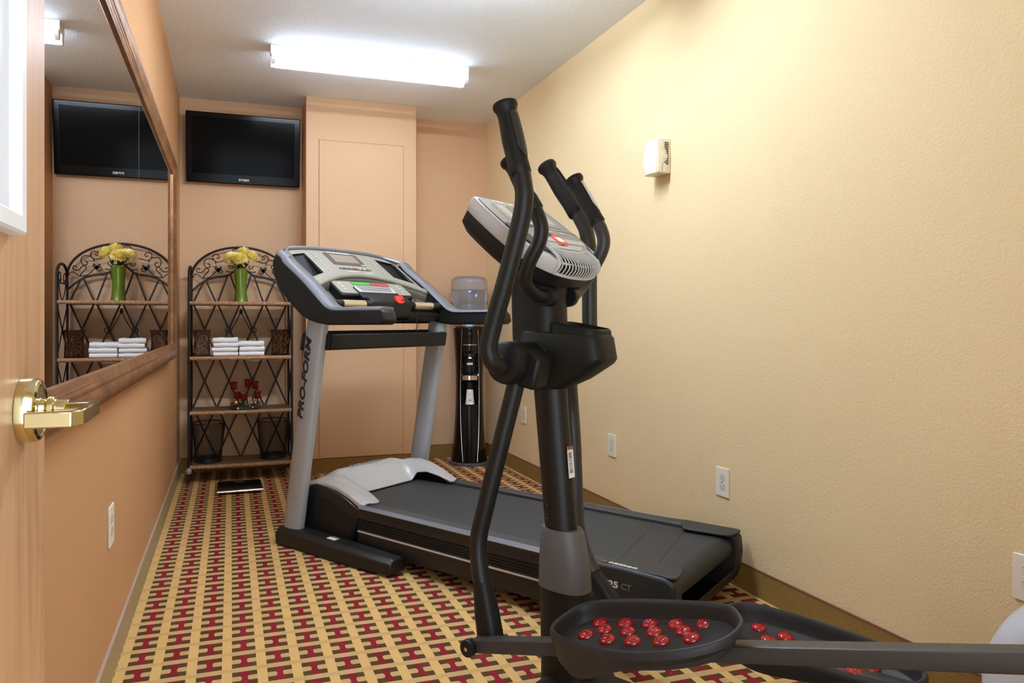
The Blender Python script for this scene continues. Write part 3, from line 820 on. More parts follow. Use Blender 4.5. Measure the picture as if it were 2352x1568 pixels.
# bottle (separate thing), upside down
bt = empty('water_bottle', 'clear blue upturned water bottle on top of the black cooler', 'water bottle', (1.785, 5.165, 1.0665), cdir)
bprof = [(.030, 0), (.060, .006), (.100, .018), (.132, .034), (.141, .050), (.142, .075), (.139, .082), (.139, .092), (.142, .100), (.142, .155), (.139, .162), (.137, .166), (.137, .176), (.142, .185), (.142, .268), (.138, .276), (.138, .284), (.143, .292), (.143, .345), (.138, .368), (.122, .384), (.100, .390), (.05, .388), (.002, .384)]
inner = [(max(.001, r_-.004), z+(-.004 if z > .2 else .004)) for r_, z in bprof]
MB().lathe(bprof, 56).build('bottle_shell', M['bottle'], bt, ang=60)
wprof = [(r_-.006, z+.004) for r_, z in bprof if z < .27]
MB().lathe([(.002, wprof[0][1])]+wprof+[(wprof[-1][0], .285), (.002, .285)], 48).build('water', M['water'], bt, ang=60)
for body, z, sz, x0_, w_, mm in (('NGLECY', .256, .030, -.030, .072, 'blue_print'),):
    t_ = text('bottle_lettering', body, sz, M[mm], bt, (0, 0, 0), (1, 0, 0), (0, 0, 1), bold=.0006, width=w_)
    for v in t_.data.vertices:
        th = (v.co.x+x0_+.01)/.143; e = -v.co.y; v.co = (math.sin(th)*(.1434+e), -math.cos(th)*(.1434+e), z+v.co.z)
dr = MB(); 
dr.ball((.046, -.1362, .238), .008, .0015, .011, 12, 8); dr.build('drop_emblem', M['blue_btn'], bt)
# cup in the niche
pc = empty('paper_cup', 'white upturned paper cup standing in the niche of the water cooler', 'cup', (0, 0, 0), cdir)
cc = Vector((0, -.096, .4705)); cw = Matrix.Rotation(cdir, 3, 'Z') @ cc + Vector((1.785, 5.165, 0)); pc.location = cw
MB().lathe([(.0340, .002), (.0355, .0), (.0365, .003), (.0355, .006), (.0335, .007), (.0255, .108), (.0240, .110), (.0225, .107), (.021, .1065), (.001, .1065)], 36, caps=(False, True)).build('cup_wall', M['paper'], pc)
ln = MB()
for z, w_, h_, dx in ((.084, .020, .003, 0), (.066, .022, .0025, .002), (.047, .022, .002, 0), (.036, .020, .004, 0), (.031, .026, .004, 0)):
    r_ = .0335-.008*(z-.007)/.101+.0002; a0 = (dx-w_/2)/r_; a1 = (dx+w_/2)/r_; ring_o = []
    for k in range(7):
        th = a0+(a1-a0)*k/6; ring_o.append((r_*math.sin(th), -r_*math.cos(th), z))
    ln.loft([[(x, y, z-h_/2) for x, y, z in ring_o], [(x, y, z+h_/2) for x, y, z in ring_o]], (False, False), closed=False)
ln.build('printed_lines', M['grey_print'], pc)

# ================================================================== TREADMILL (local r=rear+, w=lateral, z)
TO = (.676, 3.778, 0); TA = R(-90+33.4)
tm = empty('treadmill', 'grey and black treadmill angled across the room in front of the shelf and cooler', 'treadmill', TO, TA)
def ex_w(pts, w0, w1, name, m, parent=tm, bevel=.004, **k):   # (r,z) polygon extruded across w
    return MB().extrude(pts, lambda u, v, t: (u, t, v), w0, w1).build(name, m, parent, bevel=bevel, **k)
# base feet
for s in (-1, 1):
    rings = []
    for r_, zt, zb, w_ in ((-.088, .060, .0, .050), (-.070, .086, 0, .058), (.15, .086, 0, .060), (.45, .083, .002, .056), (.690, .080, .012, .048), (.705, .074, .018, .046)):
        c = s*.448-(.0 if s < 0 else 0)
        sec = [(-w_, zb), (w_, zb), (w_, zt*.72), (w_*.62, zt), (-w_*.62, zt), (-w_, zt*.72)]
        rings.append([(r_, c+u, v) for u, v in sec])
    f_ = MB().loft(rings).build('base_foot', M['charcoal'] if False else M['black_metal'], tm, bevel=.006)
    if s < 0:
        MB().box(.265, .322, -.484+.012, -.448+.012, .0855, .0868).build('warning_sticker', M['paper'], f_)
        MB().box(.265, .322, -.460+.012, -.448+.0122, .0857, .0870).build('sticker_band', M['olive_print'], f_)
# uprights: oval tubes leaning toward the deck
UL = Vector((.185, 0, 1.10))
for s in (-1, 1):
    a, b = Vector((-.006, s*.448, .070)), Vector((.190, s*.448, 1.16))
    d = (b-a).normalized(); fw = Vector((d.z, 0, -d.x)); wv = Vector((0, 1, 0)); rings = []
    sec = [(.062*math.copysign(abs(math.cos(t))**.8, math.cos(t)), .034*math.copysign(abs(math.sin(t))**.8, math.sin(t))) for t in [2*PI*k/32 for k in range(32)]]
    for q in (0, 1): rings.append([a+(b-a)*q+fw*u+wv*v for u, v in sec])
    up = MB().loft(rings).build('upright', M['silver'], tm, ang=50)
    if s < 0:
        base_ = a+(b-a)*.515
        text('brand_lettering', 'PRO-FORM', .054, M['black_print'], up, base_+Vector((0, -.0338, 0))+fw*.006, d, -fw, depth=.0016, shear=.22, bold=.0018, width=.405)
# console: plane z = 1.36-.7 r ; s runs down the slope, n is its normal
SD, SN = Vector((.819, 0, -.573)), Vector((.573, 0, .819)); S0 = Vector((-.2, 0, 1.5))
def cp(s, w, n=0): return S0+SD*s+SN*n+Vector((0, w, 0))
stop = lambda w: .0+.06*(abs(w)/.42)**3
sridge = lambda w: .25+.82*w*w
ws = [-.42, -.40, -.385, -.36, -.31, -.262, -.24, -.18, -.12, -.06, 0, .06, .12, .18, .24, .262, .31, .36, .385, .40, .42]
ts = [0, .05, .14, .2, .35, .5, .65, .80, .86, .92, 1]
def psurf(w, t, n=0): a, b = stop(w), sridge(w); return cp(a+(b-a)*t, w, n)
pm = MB(); nw = len(ws)
vs = [psurf(w, t) for t in ts for w in ws]; fs = []
def inwell(i, j): # i: t index cell, j: w index cell
    return 2 <= i <= 6 and (2 <= j <= 4 or nw-6 <= j <= nw-4)
for i in range(len(ts)-1):
    for j in range(nw-1):
        if not inwell(i, j): fs.append((i*nw+j, i*nw+j+1, (i+1)*nw+j+1, (i+1)*nw+j))
pm.add(vs, fs)
pm.build('console_face', M['pane_grey'], tm, solid=.012, bevel=.002)
for js in ((2, 5), (nw-6, nw-3)):
    wa, wb_ = ws[js[0]], ws[js[1]]; ta, tb = ts[2], ts[7]
    loop = [(wa, ta), (wb_, ta), (wb_, tb), (wa, tb)]
    top = [psurf(w, t, .0005) for w, t in loop]; bot = [psurf(w, t, -.075) for w, t in loop]
    MB().loft([top, bot], (False, True)).build('cup_well', M['black'], tm)
# lip along the ridge and recess beneath it
lip = MB(); wl = [-.43+.86*i/40 for i in range(41)]
lip.tube([cp(sridge(w), w, -.004) for w in wl], .016, 12)
lip.build('console_ridge', M['pane_grey'], tm)
MB().grid([[cp(sridge(w)+a, w, n) for w in wl] for a, n in ((.004, -.012), (.014, -.030), (.022, -.060))]+[[cp(.50, w, -.075) for w in wl], [cp(.54, w, -.085) for w in wl]]).build('console_tray', M['pane_dark'], tm, solid=.010)
# black underside shell
sh = MB(); loopw = [-.43+.86*i/24 for i in range(25)]
sh.loft([[cp(stop(w)-.004, w, -.004) for w in loopw]+[cp(.52, w, -.085) for w in loopw[::-1]], [cp(stop(w)+.03, w, -.085) for w in loopw]+[cp(.50, w, -.15) for w in loopw[::-1]]])
sh.build('console_shell', M['black'], tm, bevel=.008)
# top rim strip
rimp = [cp(stop(w)-.004, w, .004) for w in wl if abs(w) < .385]
ends = lambda s: [Vector((-.118, s*.41, 1.462)), Vector((-.092, s*.430, 1.449)), Vector((-.055, s*.438, 1.420))]
MB().tube(spline(ends(-1)[::-1]+rimp[::3]+ends(1), 4), .012, 10).build('console_rim', M['lilac_grey'], tm)
# console graphics
def plate(name, m, s0, s1, w0, w1, n0, n1, rad, parent=tm, bevel=.001):
    pts = rpoly([(s0, w0), (s1, w0), (s1, w1), (s0, w1)], rad, 4)
    return MB().extrude(pts, lambda u, v, t: cp(u, v, t), n0, n1).build(name, m, parent, bevel=bevel)
dp = plate('display', M['lcd_border'], .030, .152, -.122, .122, -.002, .003, .010)
plate('lcd', M['lcd'], .046, .126, -.090, .090, .002, .0038, .003, dp, 0)
plate('energy_mark', M['white_print'], .140, .147, .085, .118, .002, .0037, .003, dp, 0)
text('brand_lettering', 'PRO-FORM', .017, M['white_print'], tm, cp(.026, 0, .0006), (0, 1, 0), -SD, align='CENTER', bold=.0005, width=.165)
br = plate('button_strip', M['lcd_border'], .182, .198, -.112, .122, -.002, .003, .007)
for k, mm in enumerate(('grey_print', 'green_btn', 'grey_print', 'red_btn', 'yellow_btn', 'blue_btn', 'orange_print')):
    plate('button', M[mm], .1855, .1945, -.098+.034*k-.009, -.098+.034*k+.009, .002, .0055, .0044, br, .0005)
for w0, w1, s0, s1 in ((-.075, .02, .212, .222), (-.060, .03, .228, .233), (.062, .125, .216, .226)):
    plate('label_plate', M['hood_silver'], s0, s1, w0, w1, -.002, .0015, .004, tm, 0)
for sgn in (-1, 1):
    for k in range(9):
        w = sgn*.205; s_ = .045+.022*k
        plate('quick_key', M['hood_silver'], s_-.004, s_+.004, w-.008, w+.008, -.001, .003, .0035, tm, .0006)
# control pod and fan
pd = plate('control_pod', M['black'], .308, .440, -.27, .27, -.10, -.010, .02, tm, .006)
plate('pod_face', M['pane_grey'], .311, .426, -.262, .262, -.011, -.007, .016, pd, .001)
plate('start_button', M['green_btn'],   .316, .345, -.13, .005, -.008, -.004, .006, pd, .001)
plate('stop_button', M['red_btn'],   .316, .345, .010, .145, -.008, -.004, .006, pd, .001)
for sgn in (-1, 1):
    for k in range(3): plate('arrow_key', M['hood_silver'], .330+.026*k, .342+.026*k, sgn*.215-.010, sgn*.215+.010, -.008, -.0055, .004, pd, .0006)
fb = plate('fan_housing', M['black'], .362, .470, -.150, .150, -.10, -.003, .018, tm, .005)
plate('fan_grille', M['hood_silver'], .364, .420, -.143, .143, -.005, -.0005, .014, fb, .001)
for k in range(5):
    plate('louver_slot', M['pane_dark'], .369+.009*k, .373+.009*k, -.125+.004*k, .125-.004*k, -.0015, .0003, .001, fb, 0)
ex_w([(.13, 1.195), (.185, 1.235), (.215, 1.232), (.243, 1.21), (.247, 1.17), (.235, 1.125), (.205, 1.108), (.14, 1.112)], -.15, .15, 'fan_column', M['black'], bevel=.010)
ky = MB(); ky.extrude(rpoly([(0, -.026), (.030, -.030), (.044, -.018), (.044, .018), (.030, .030), (0, .026)], .006, 3), lambda u, v, t: Vector((.226, .055, 1.236))+Vector((.35, 0, -.94))*u+Vector((.94, 0, .35))*t+Vector((0, v, 0)), -.004, .016)
ky.build('safety_key', M['red'], tm, bevel=.003)
MB().tube(spline([(.246, .060, 1.215), (.262, .075, 1.225), (.258, .13, 1.232), (.225, .19, 1.225), (.222, .215, 1.20), (.228, .215, 1.15), (.222, .21, 1.11), (.226, .213, 1.085), (.221, .210, 1.06)], 6), .0022, 8).build('key_cord', M['cable'], tm)
MB().tube([(.221, .210+.005*math.cos(a), 1.056+.007*math.sin(a)) for a in [2*PI*i/14 for i in range(14)]], .0018, 6, closed=True).build('cord_clip', M['cable'], tm)
# handlebar with pulse sensors
MB().tube([(.222, -.42, 1.190), (.222, .42, 1.190)], .0205, 20).build('pulse_bar', M['black'], tm)
for sgn in (-1, 1):
    MB().tube([(.222, sgn*.185, 1.190), (.222, sgn*.335, 1.190)], .0217, 20).build('pulse_sensor', M['sensor'], tm)
    MB().tube([(.222, sgn*.165, 1.190), (.222, sgn*.178, 1.190)], .0235, 20).build('bar_collar', M['black'], tm)
ex_w([(.10, 1.125), (.15, 1.175), (.21, 1.172), (.225, 1.135), (.21, 1.108), (.12, 1.105)], -.41, .41, 'cross_beam', M['black_metal'], bevel=.008)
# side arms that run from the console top down into the handrails
armp = [(-.100, 1.447), (-.125, 1.405), (-.120, 1.34), (-.08, 1.285), (-.03, 1.229), (.035, 1.178), (.105, 1.131), (.16, 1.108), (.22, 1.096), (.295, 1.087), (.645, 1.089), (.668, 1.104), (.655, 1.150), (.635, 1.160), (.36, 1.160), (.315, 1.164), (.275, 1.180), (.22, 1.222), (.105, 1.309), (-.03, 1.398), (-.065, 1.434)]
topp = armp[12:][:]
for s in (-1, 1):
    w0, w1 = (s*.408, s*.490)
    ah = ex_w(armp, min(w0, w1), max(w0, w1), 'handrail', M['black'], bevel=.010)
    # grey cap following the upper edge
    tp = spline([(a, 0, b) for a, b in [(.640, 1.161), (.50, 1.162), (.36, 1.162), (.315, 1.166), (.275, 1.182), (.22, 1.224), (.105, 1.311), (-.03, 1.400), (-.068, 1.434), (-.096, 1.455)]], 4)
    cap_ = MB(); rings = []
    for i, p in enumerate(tp):
        t = (tp[min(i+1, len(tp)-1)]-tp[max(i-1, 0)]).normalized(); n = Vector((-t.z, 0, t.x));
        if n.z < 0: n = -n
        wA, wB = s*.403, s*.489
        rings.append([p+Vector((0, wA, 0))-n*.006, p+Vector((0, wB, 0))-n*.006, p+Vector((0, s*.485, 0))+n*.003, p+Vector((0, s*.460, 0))+n*.009, p+Vector((0, s*.410, 0))+n*.007])
    cap_.loft(rings).build('rail_cap', M['lilac_grey'], ah, ang=60)
    # seam where the rail joins the console arm
    MB().bar((.262, s*.44, 1.196), (.205, s*.44, 1.100), .075, .0015, (.86, 0, -.5)) if False else None
# shelf tray between the uprights
tr = MB()
outer = [(.096, .968), (.245, .968), (.252, 1.045), (.104, 1.052)]
tr.extrude([(.090, .972), (.236, .966), (.243, .978), (.100, .985)], lambda u, v, t: (u, t, v), -.43, .43)
tr.extrude([(.236, .966), (.252, .972), (.262, 1.042), (.246, 1.046)], lambda u, v, t: (u, t, v), -.43, .43)
tr.extrude([(.090, .972), (.106, .972), (.120, 1.058), (.104, 1.058)], lambda u, v, t: (u, t, v), -.43, .43)
for s in (-1, 1): tr.extrude([(.090, .972), (.240, .966), (.252, 1.044), (.106, 1.056)], lambda u, v, t: (u, t, v), s*.43-.008, s*.43+.008)
tr.build('shelf_tray', M['black'], tm, bevel=.004)
for s in (-1, 1): ex_w([(.062, .962), (.125, .962), (.138, 1.052), (.084, 1.056)], s*.436-.034, s*.436+.034, 'tray_bracket', M['black'], bevel=.010)
# motor hood (the running deck sits a little to the near side of the uprights)
DO = -.035
def hoodz(r, w):
    zl = [(-.02, .284), (.05, .312), (.10, .330), (.18, .338), (.26, .328), (.34, .303), (.40, .277), (.455, .252)]
    zc = [(-.02, .285), (0, .304), (.03, .326), (.07, .345), (.10, .347), (.125, .335), (.16, .303), (.20, .268), (.236, .246)]
    def it(tb, x):
        if x <= tb[0][0]: return tb[0][1]
        for (a, za), (b, zb) in zip(tb, tb[1:]):
            if x <= b: return za+(zb-za)*(x-a)/(b-a)
        return tb[-1][1]
    k = min(1, max(0, (abs(w)-.19)/.085)); k = k*k*(3-2*k)
    e = .036*max(0, (abs(w)-.318)/.044)**2
    return it(zc, r)*(1-k)+it(zl, r)*k-e, k
rows = []; hwid = .362; NWH = 60
for i in range(41):
    row = []
    for j in range(NWH+1):
        w = -hwid+2*hwid*j/NWH
        k = min(1, max(0, (abs(w)-.225)/.045)); k = k*k*(3-2*k)
        rmax = .236+(.452-.236)*k-.03*max(0, (abs(w)-.30)/.062)
        fr0 = -.020+.085*(abs(w)/hwid)**4*.5
        r_ = fr0+(rmax-fr0)*i/40
        row.append((r_, w+DO, hoodz(r_, w)[0]))
    rows.append(row)
MB().grid(rows).build('motor_hood', M['hood_silver'], tm, solid=.008, ang=60)
text('brand_lettering', 'PRO-FORM', .026, M['grey_print'], tm, (.106, DO-.02, .3555), (0, 1, 0), Vector((-1, 0, -.05)), align='CENTER', bold=.0002, width=.22, depth=.002)
# dark motor side covers + front
for s in (-1, 1):
    w0, w1 = s*.366+DO, s*.320+DO
    ex_w([(-.030, .262), (.02, .284), (.10, .304), (.18, .304), (.26, .290), (.34, .262), (.405, .230), (.405, .20), (.355, .07), (-.03, .055)], min(w0, w1), max(w0, w1), 'motor_side_cover', M['hood_dark'], bevel=.010)
    MB().extrude([(-.022, .225), (.10, .250), (.20, .240), (.30, .212), (.385, .178), (.350, .080), (-.020, .062)], lambda u, v, t: (u, t, v), s*.364+DO, s*.3685+DO).build('side_recess', M['black'], tm)
MB().box(-.032, -.012, -.350+DO, .350+DO, .05, .27).build('motor_front_cover', M['hood_dark'], tm, bevel=.006)
MB().box(-.02, .34, -.318+DO, .318+DO, .045, .20).build('motor_pan', M['black'], tm)
# deck, rails, belt
for s in (-1, 1):
    lo, hi = (.288, .364)
    f = lambda u, v, t: (t, s*u+DO, v)
    MB().extrude([(lo, .226), (hi-.010, .226), (hi-.004, .232), (hi-.010, .2465), (lo, .2465)], f, .400, 1.70).build('foot_rail', M['rail_top'], tm, bevel=.002)
    MB().extrude([(hi-.03, .052), (hi-.003, .052), (hi-.003, .124), (hi-.006, .132), (hi-.006, .182), (hi, .188), (hi, .228), (hi-.006, .238), (hi-.03, .238)], f, .400, 1.70).build('side_rail', M['hood_dark'], tm, bevel=.002)
    rb = MB()
    for k in range(4): rb.extrude([(hi-.006, .137+.011*k), (hi-.0005, .139+.011*k), (hi-.0005, .144+.011*k), (hi-.006, .146+.011*k)], f, .401, 1.69)
    rb.build('rail_ribs', M['black'], tm)
    MB().extrude([(hi-.006, .124), (hi+.001, .125), (hi+.001, .131), (hi-.006, .132)], f, .401, 1.69).build('silver_trim', M['bright_silver'], tm)
    MB().extrude([(hi-.0125, .2475), (hi+.0008, .232), (hi+.0018, .2345), (hi-.0115, .2495)], f, .405, 1.69).build('edge_trim', M['lilac_grey'], tm)
MB().box(.24, 1.80, -.30+DO, .30+DO, .19, .215).build('deck_board', M['black'], tm)
bp_ = [(.20, .2352), (1.845, .2352)]+[(1.845+.0475*math.sin(a), .1877+.0475*math.cos(a)) for a in [PI*i/14 for i in range(1, 15)]]+[(.22, .1402), (.20, .16)]
ex_w(bp_, -.280+DO, .280+DO, 'running_belt', M['belt'], bevel=0)
for s_, r0 in ((0, 1.60), (1, 1.735)):
    MB().bar((r0+.06, -.278+DO, .2355), (r0-.03, .278+DO, .2355), .004, .0012, (0, 0, 1)).build('belt_seam', M['charcoal'], tm)
MB().tube([(1.845, -.31+DO, .1877), (1.845, .31+DO, .1877)], .044, 24).build('rear_roller', M['black_metal'], tm)
# rear end caps
capp = rpoly([(1.60, .248), (1.70, .252), (1.875, .248), (1.908, .232), (1.913, .17), (1.905, .10), (1.865, .035), (1.80, .006), (1.70, .004), (1.60, .04)], .012, 3)
for s in (-1, 1):
    a, b = s*.300+DO, s*.366+DO
    ec = ex_w(capp, min(a, b), max(a, b), 'rear_end_cap', M['charcoal'], bevel=.014)
    tpl = rpoly([(1.67, .318), (1.715, .225), (1.895, .245), (1.908, .318), (1.908, .355), (1.67, .355)], .02, 4)
    MB().extrude(tpl, lambda u, v, t: (u, s*v+DO, t), .244, .2535).build('cap_top', M['charcoal'], ec, bevel=.003)
    MB().lathe([(.0045, 0), (.0045, .003)], 12, (1.912, s*.335+DO, .175), (0, 1, 0), (0, 0, 1), (1, 0, 0)).build('screw_hole', M['dark_slot'], ec)
    if s < 0:
        wf_ = -.366+DO-.0007
        text('model_lettering', '525', .030, M['white_print'], ec, (1.655, wf_, .178), (1, 0, 0), (0, 0, 1), bold=.0011, width=.054)
        text('model_lettering', 'CT', .030, M['grey_print'], ec, (1.720, wf_, .178), (1, 0, 0), (0, 0, 1), width=.038)
        text('feature_lettering', 'CUSHIONING', .019, M['white_print'], ec, (1.665, -.352+DO, .2541), (1, 0, 0), (0, 1, 0), bold=.0006, width=.105)
        text('feature_lettering', 'OE', .019, M['orange_print'], ec, (1.631, -.352+DO, .2541), (1, 0, 0), (0, 1, 0), bold=.0006, width=.026)
pan = MB(); pp_ = [(1.62, .062), (1.70, .030), (1.80, .016), (1.86, .030), (1.895, .065), (1.907, .10)]
pan.loft([[(r_, w, z) for r_, z in pp_]+[(r_-.006, w, z+.012) for r_, z in pp_[::-1]] for w in (-.345+DO, .345+DO)])
pan.build('rear_pan', M['black'], tm, bevel=.003)
for s in (-1, 1):
    MB().tube([(1.74, s*.31+DO, .012), (1.74, s*.35+DO, .012)], .012, 16).build('levelling_foot', M['mattegrey'], tm)

# ================================================================== ELLIPTICAL
EO = (.934, 1.887, 0); EA = R(-90+31)
el = empty('elliptical_trainer', 'black elliptical trainer with red-dotted pedals in the right foreground', 'elliptical trainer', EO, EA)
def oval(c, fw, hr, hwid, n=32, p=1.0, ax=(0, 1, 0)):
    c, fw, ax = Vector(c), Vector(fw).normalized(), Vector(ax)
    return [c+fw*(hr*math.copysign(abs(math.cos(t))**p, math.cos(t)))+ax*(hwid*math.copysign(abs(math.sin(t))**p, math.sin(t))) for t in [2*PI*k/n for k in range(n)]]
X1 = (1, 0, 0)
MB().box(-.03, 1.30, -.045, .045, .03, .085).build('base_rail', M['black_metal'], el, bevel=.008)
MB().tube([(.01, -.28, .035), (.01, .28, .035)], .034, 18).build('front_stabilizer', M['black_metal'], el)
MB().tube([(1.32, -.28, .035), (1.32, .28, .035)], .034, 18).build('rear_stabilizer', M['black_metal'], el)
MB().loft([oval((.036, 0, 0), X1, .084, .060, p=.7), oval((.036, 0, .08), X1, .082, .058, p=.7), oval((.024, 0, .30), X1, .078, .055, p=.8), oval((.022, 0, .322), X1, .076, .054, p=.8)]).build('mast_boot', M['black'], el, ang=50)
MB().loft([oval((.022, 0, .318), X1, .080, .058, p=.8), oval((.020, 0, .40), X1, .077, .056, p=.85), oval((.014, 0, .480), X1, .066, .052, p=.9), oval((.013, 0, .492), X1, .060, .048, p=.95)]).build('mast_collar', M['grey_collar'], el, ang=50)
mast = MB().loft([oval((.012, 0, .46), X1, .050, .042), oval((-.032, 0, .93), X1, .053, .042)]).build('mast', M['black_metal'], el, ang=50)
bl_ = MB().box(-.0004, .0004, -.014, .014, -.046, .046).build('barcode_sticker', M['paper'], mast)
bl_.location = (.0452, -.004, .690); bl_.rotation_euler = (0, R(-5.0), R(-4))
MB().box(.0003, .0007, -.014, .014, .036, .046).build('sticker_top', M['orange_print'], bl_)
bars = MB(); rn = random.Random(5)
for k in range(22): bars.box(.0003, .0007, -.010, .004+.004*rn.random(), -.032+.0029*k, -.032+.0029*k+.0006+.0012*rn.random())
bars.build('barcode', M['black_print'], bl_)
for z in (.52, .56):
    MB().ball((-.01, -.045, z), .006, .004, .006, 10, 8).build('mast_bolt', M['black_metal'], mast)
# neck and console
nk = MB().loft([oval((-.058, 0, .93), X1, .080, .066, p=.8), oval((-.066, 0, 1.05), X1, .083, .066, p=.75), oval((-.070, 0, 1.17), X1, .084, .064, p=.75), oval((-.066, 0, 1.26), X1, .090, .066, p=.75), oval((-.060, 0, 1.33), X1, .075, .066, p=.75)]).build('neck', M['black'], el, ang=45)
ED, EN = Vector((.78, 0, -.626)), Vector((.626, 0, .78)); E0 = Vector((-.182, 0, 1.472))
def ep(s, w, n=0): return E0+ED*s+EN*n+Vector((0, w, 0))
outl = spline([(0, -.165), (0, 0), (0, .165), (.018, .190), (.09, .200), (.20, .200), (.27, .180), (.325, .110), (.340, 0), (.325, -.110), (.27, -.180), (.20, -.200), (.09, -.200), (.018, -.190)], 6, closed=True) if False else None
ctr = [(0, -.17), (0, -.06), (0, .06), (0, .17), (.02, .192), (.10, .200), (.19, .200), (.265, .182), (.325, .115), (.342, .04), (.342, -.04), (.325, -.115), (.265, -.182), (.19, -.200), (.10, -.200), (.02, -.192)]
outl = [(p.x, p.y) for p in spline([(a, b, 0) for a, b in ctr], 5, closed=True)]
def ring(k, n, dx=0): return [ep(.17+(s-.17)*k+dx, w*k, n) for s, w in outl]
MB().loft([ring(.95, .004), ring(.985, .004), ring(1.0, -.004), ring(1.0, -.034), ring(.985, -.040)], (True, True)).build('console_band', M['bright_silver'], el, ang=45)
MB().loft([ring(.982, -.036), ring(.955, -.080, -.005), ring(.80, -.105, -.02)]).build('console_back', M['black'], el, ang=45)
def eplate(name, m, pts, n0, n1, rad=.006, parent=el, bevel=.0008):
    return MB().extrude(rpoly(pts, rad, 4), lambda u, v, t: ep(u, v, t), n0, n1).build(name, m, parent, bevel=bevel)
cf = eplate('console_face', M['pane_grey'], [(.008, -.176), (.008, .176), (.10, .188), (.20, .186), (.275, .14), (.275, -.14), (.20, -.186), (.10, -.188)], .002, .0075, .02)
MB().extrude(rpoly([(.146, -.188), (.146, .188), (.20, .187), (.262, .160), (.292, .10), (.292, -.10), (.262, -.160), (.20, -.187)], .012, 3), lambda u, v, t: ep(u, v, t), .004, .0088).build('console_shade_plate', M['charcoal'], cf, bevel=.001)  # dark plate puts the shadow left of the keys into the colour
eplate('key_panel', M['pane_grey'], [(.166, -.125), (.150, .0), (.154, .178), (.21, .178), (.262, .12), (.272, .05), (.272, -.09), (.23, -.122)], .0085, .0098, .02, cf)
dsp = eplate('display', M['lcd_pale'], [(.030, -.135), (.030, .135), (.128, .140), (.128, -.140)], .007, .0088, .008, cf)
eplate('lcd', M['lcd'], [(.038, -.070), (.038, .070), (.110, .070), (.110, -.070)], .0085, .0098, .003, dsp)
for sg in (-1, 1): eplate('lcd_strip', M['hood_silver'], [(.040, sg*.105-.018), (.040, sg*.105+.018), (.112, sg*.105+.018), (.112, sg*.105-.018)], .0085, .0096, .003, dsp)
text('brand_lettering', 'PRO-FORM', .015, M['white_print'], cf, ep(.025, -.02, .0078), (0, 1, 0), -ED, align='CENTER', bold=.0004, width=.18)
eplate('label_plate', M['hood_silver'], [(.118, -.05), (.118, .05), (.138, .05), (.138, -.05)], .0085, .0098, .004, cf)
# lower key field
for w in (-.05, .02, .09): eplate('key', M['hood_silver'], [(.160, w-.016), (.160, w+.016), (.172, w+.016), (.172, w-.016)], .0095, .0112, .004, cf)
eplate('dark_key_strip', M['charcoal'], [(.180, -.07), (.180, .05), (.194, .05), (.194, -.07)], .0095, .0108, .005, cf)
eplate('key_bar', M['hood_silver'], [(.200, -.112), (.200, .165), (.226, .15), (.226, -.112)], .0095, .0108, .010, cf)
MB().lathe([(.030, 0), (.030, .002)], 28, ep(.213, .02, .0100), tuple(ED), (0, 1, 0), tuple(EN)).build('red_ring', M['orange_red'], cf)
eplate('centre_button', M['white'], [(.200, .003), (.200, .037), (.226, .037), (.226, .003)], .0115, .0138, .008, cf)
eplate('fan_key', M['hood_silver'], [(.234, -.085), (.234, .125), (.262, .085), (.262, -.075)], .0095, .0108, .010, cf)
# vent grille wrapping over the lower edge
vg = MB()
def vpath(w):
    e = .344-.35*max(0, abs(w)-.03)**1.6*3
    return [ep(e-.062, w, .0115), ep(e-.030, w, .0115), ep(e-.008, w, .007), ep(e+.006, w, -.006), ep(e+.006, w, -.026), ep(e+.002, w, -.034)]
wg = [-.100+.200*i/15 for i in range(16)]
bk = MB().grid([vpath(w) for w in [-.108+.216*i/20 for i in range(21)]]).build('vent_backing', M['black'], el, solid=.004)
for w in wg: MB().tube(spline(vpath(w), 3), .0026, 6)
fn = MB()
for w in wg: fn.tube([p+EN*.0015+ED*.0015 for p in spline(vpath(w), 3)], .0022, 6)
fn.build('vent_fins', M['bright_silver'], bk)
fm = MB()
for w in (-.110, .110): fm.tube([p+EN*.001 for p in spline(vpath(w), 3)], .005, 8)
fm.tube([vpath(w)[0] for w in [-.110+.22*i/16 for i in range(17)]], .005, 8)
fm.tube([vpath(w)[-1]+ED*.002 for w in [-.110+.22*i/16 for i in range(17)]], .005, 8)
fm.build('vent_frame', M['bright_silver'], bk)
# static handles
def grip(a, b, r_, name, parent, cap_r, soft=None, softm='charcoal'):
    a, b = Vector(a), Vector(b); d = (b-a); L_ = d.length; d.normalize()
    X_ = d.orthogonal().normalized(); Y_ = d.cross(X_)
    pr_ = [(cap_r*.7, -.006), (cap_r*.97, -.003), (cap_r, .003), (cap_r*.97, .009), (r_*1.08, .016), (r_*.98, .030), (r_*1.0, L_*.25), (r_*1.10, L_*.5), (r_*1.04, L_*.78), (r_*1.08, L_*.88), (r_*1.10, L_*.97), (r_*.95, L_)]
    g_ = MB().lathe([(.001, -.0065)]+pr_+[(.001, L_)], 28, a, X_, Y_, d).build(name, M['black'], parent, ang=50)
    MB().lathe([(.001, -.0085), (cap_r*.55, -.0082), (cap_r*.68, -.0062)], 24, a, X_, Y_, d).build('end_cap', M['charcoal'], g_, ang=50)
    if soft is not None:      # inset pad facing direction `soft`
        n = Vector(soft); n = (n-d*n.dot(d)).normalized(); t_ = d.cross(n); rows = []
        for i in range(15):
            q = i/14; z = L_*(.14+.66*q); half_ = (.70 if q < .75 else .70-.55*(q-.75)/.25); rr_ = r_*(1.0+.10*math.sin(PI*min(1, max(0, (z/L_-.1)/.8))))*1.035+.0012
            rows.append([a+d*z+(n*math.cos(th)+t_*math.sin(th))*rr_ for th in [half_*(k/6-1) for k in range(13)]])
        MB().grid(rows).build('grip_pad', M[softm], g_, solid=.002)
    return g_
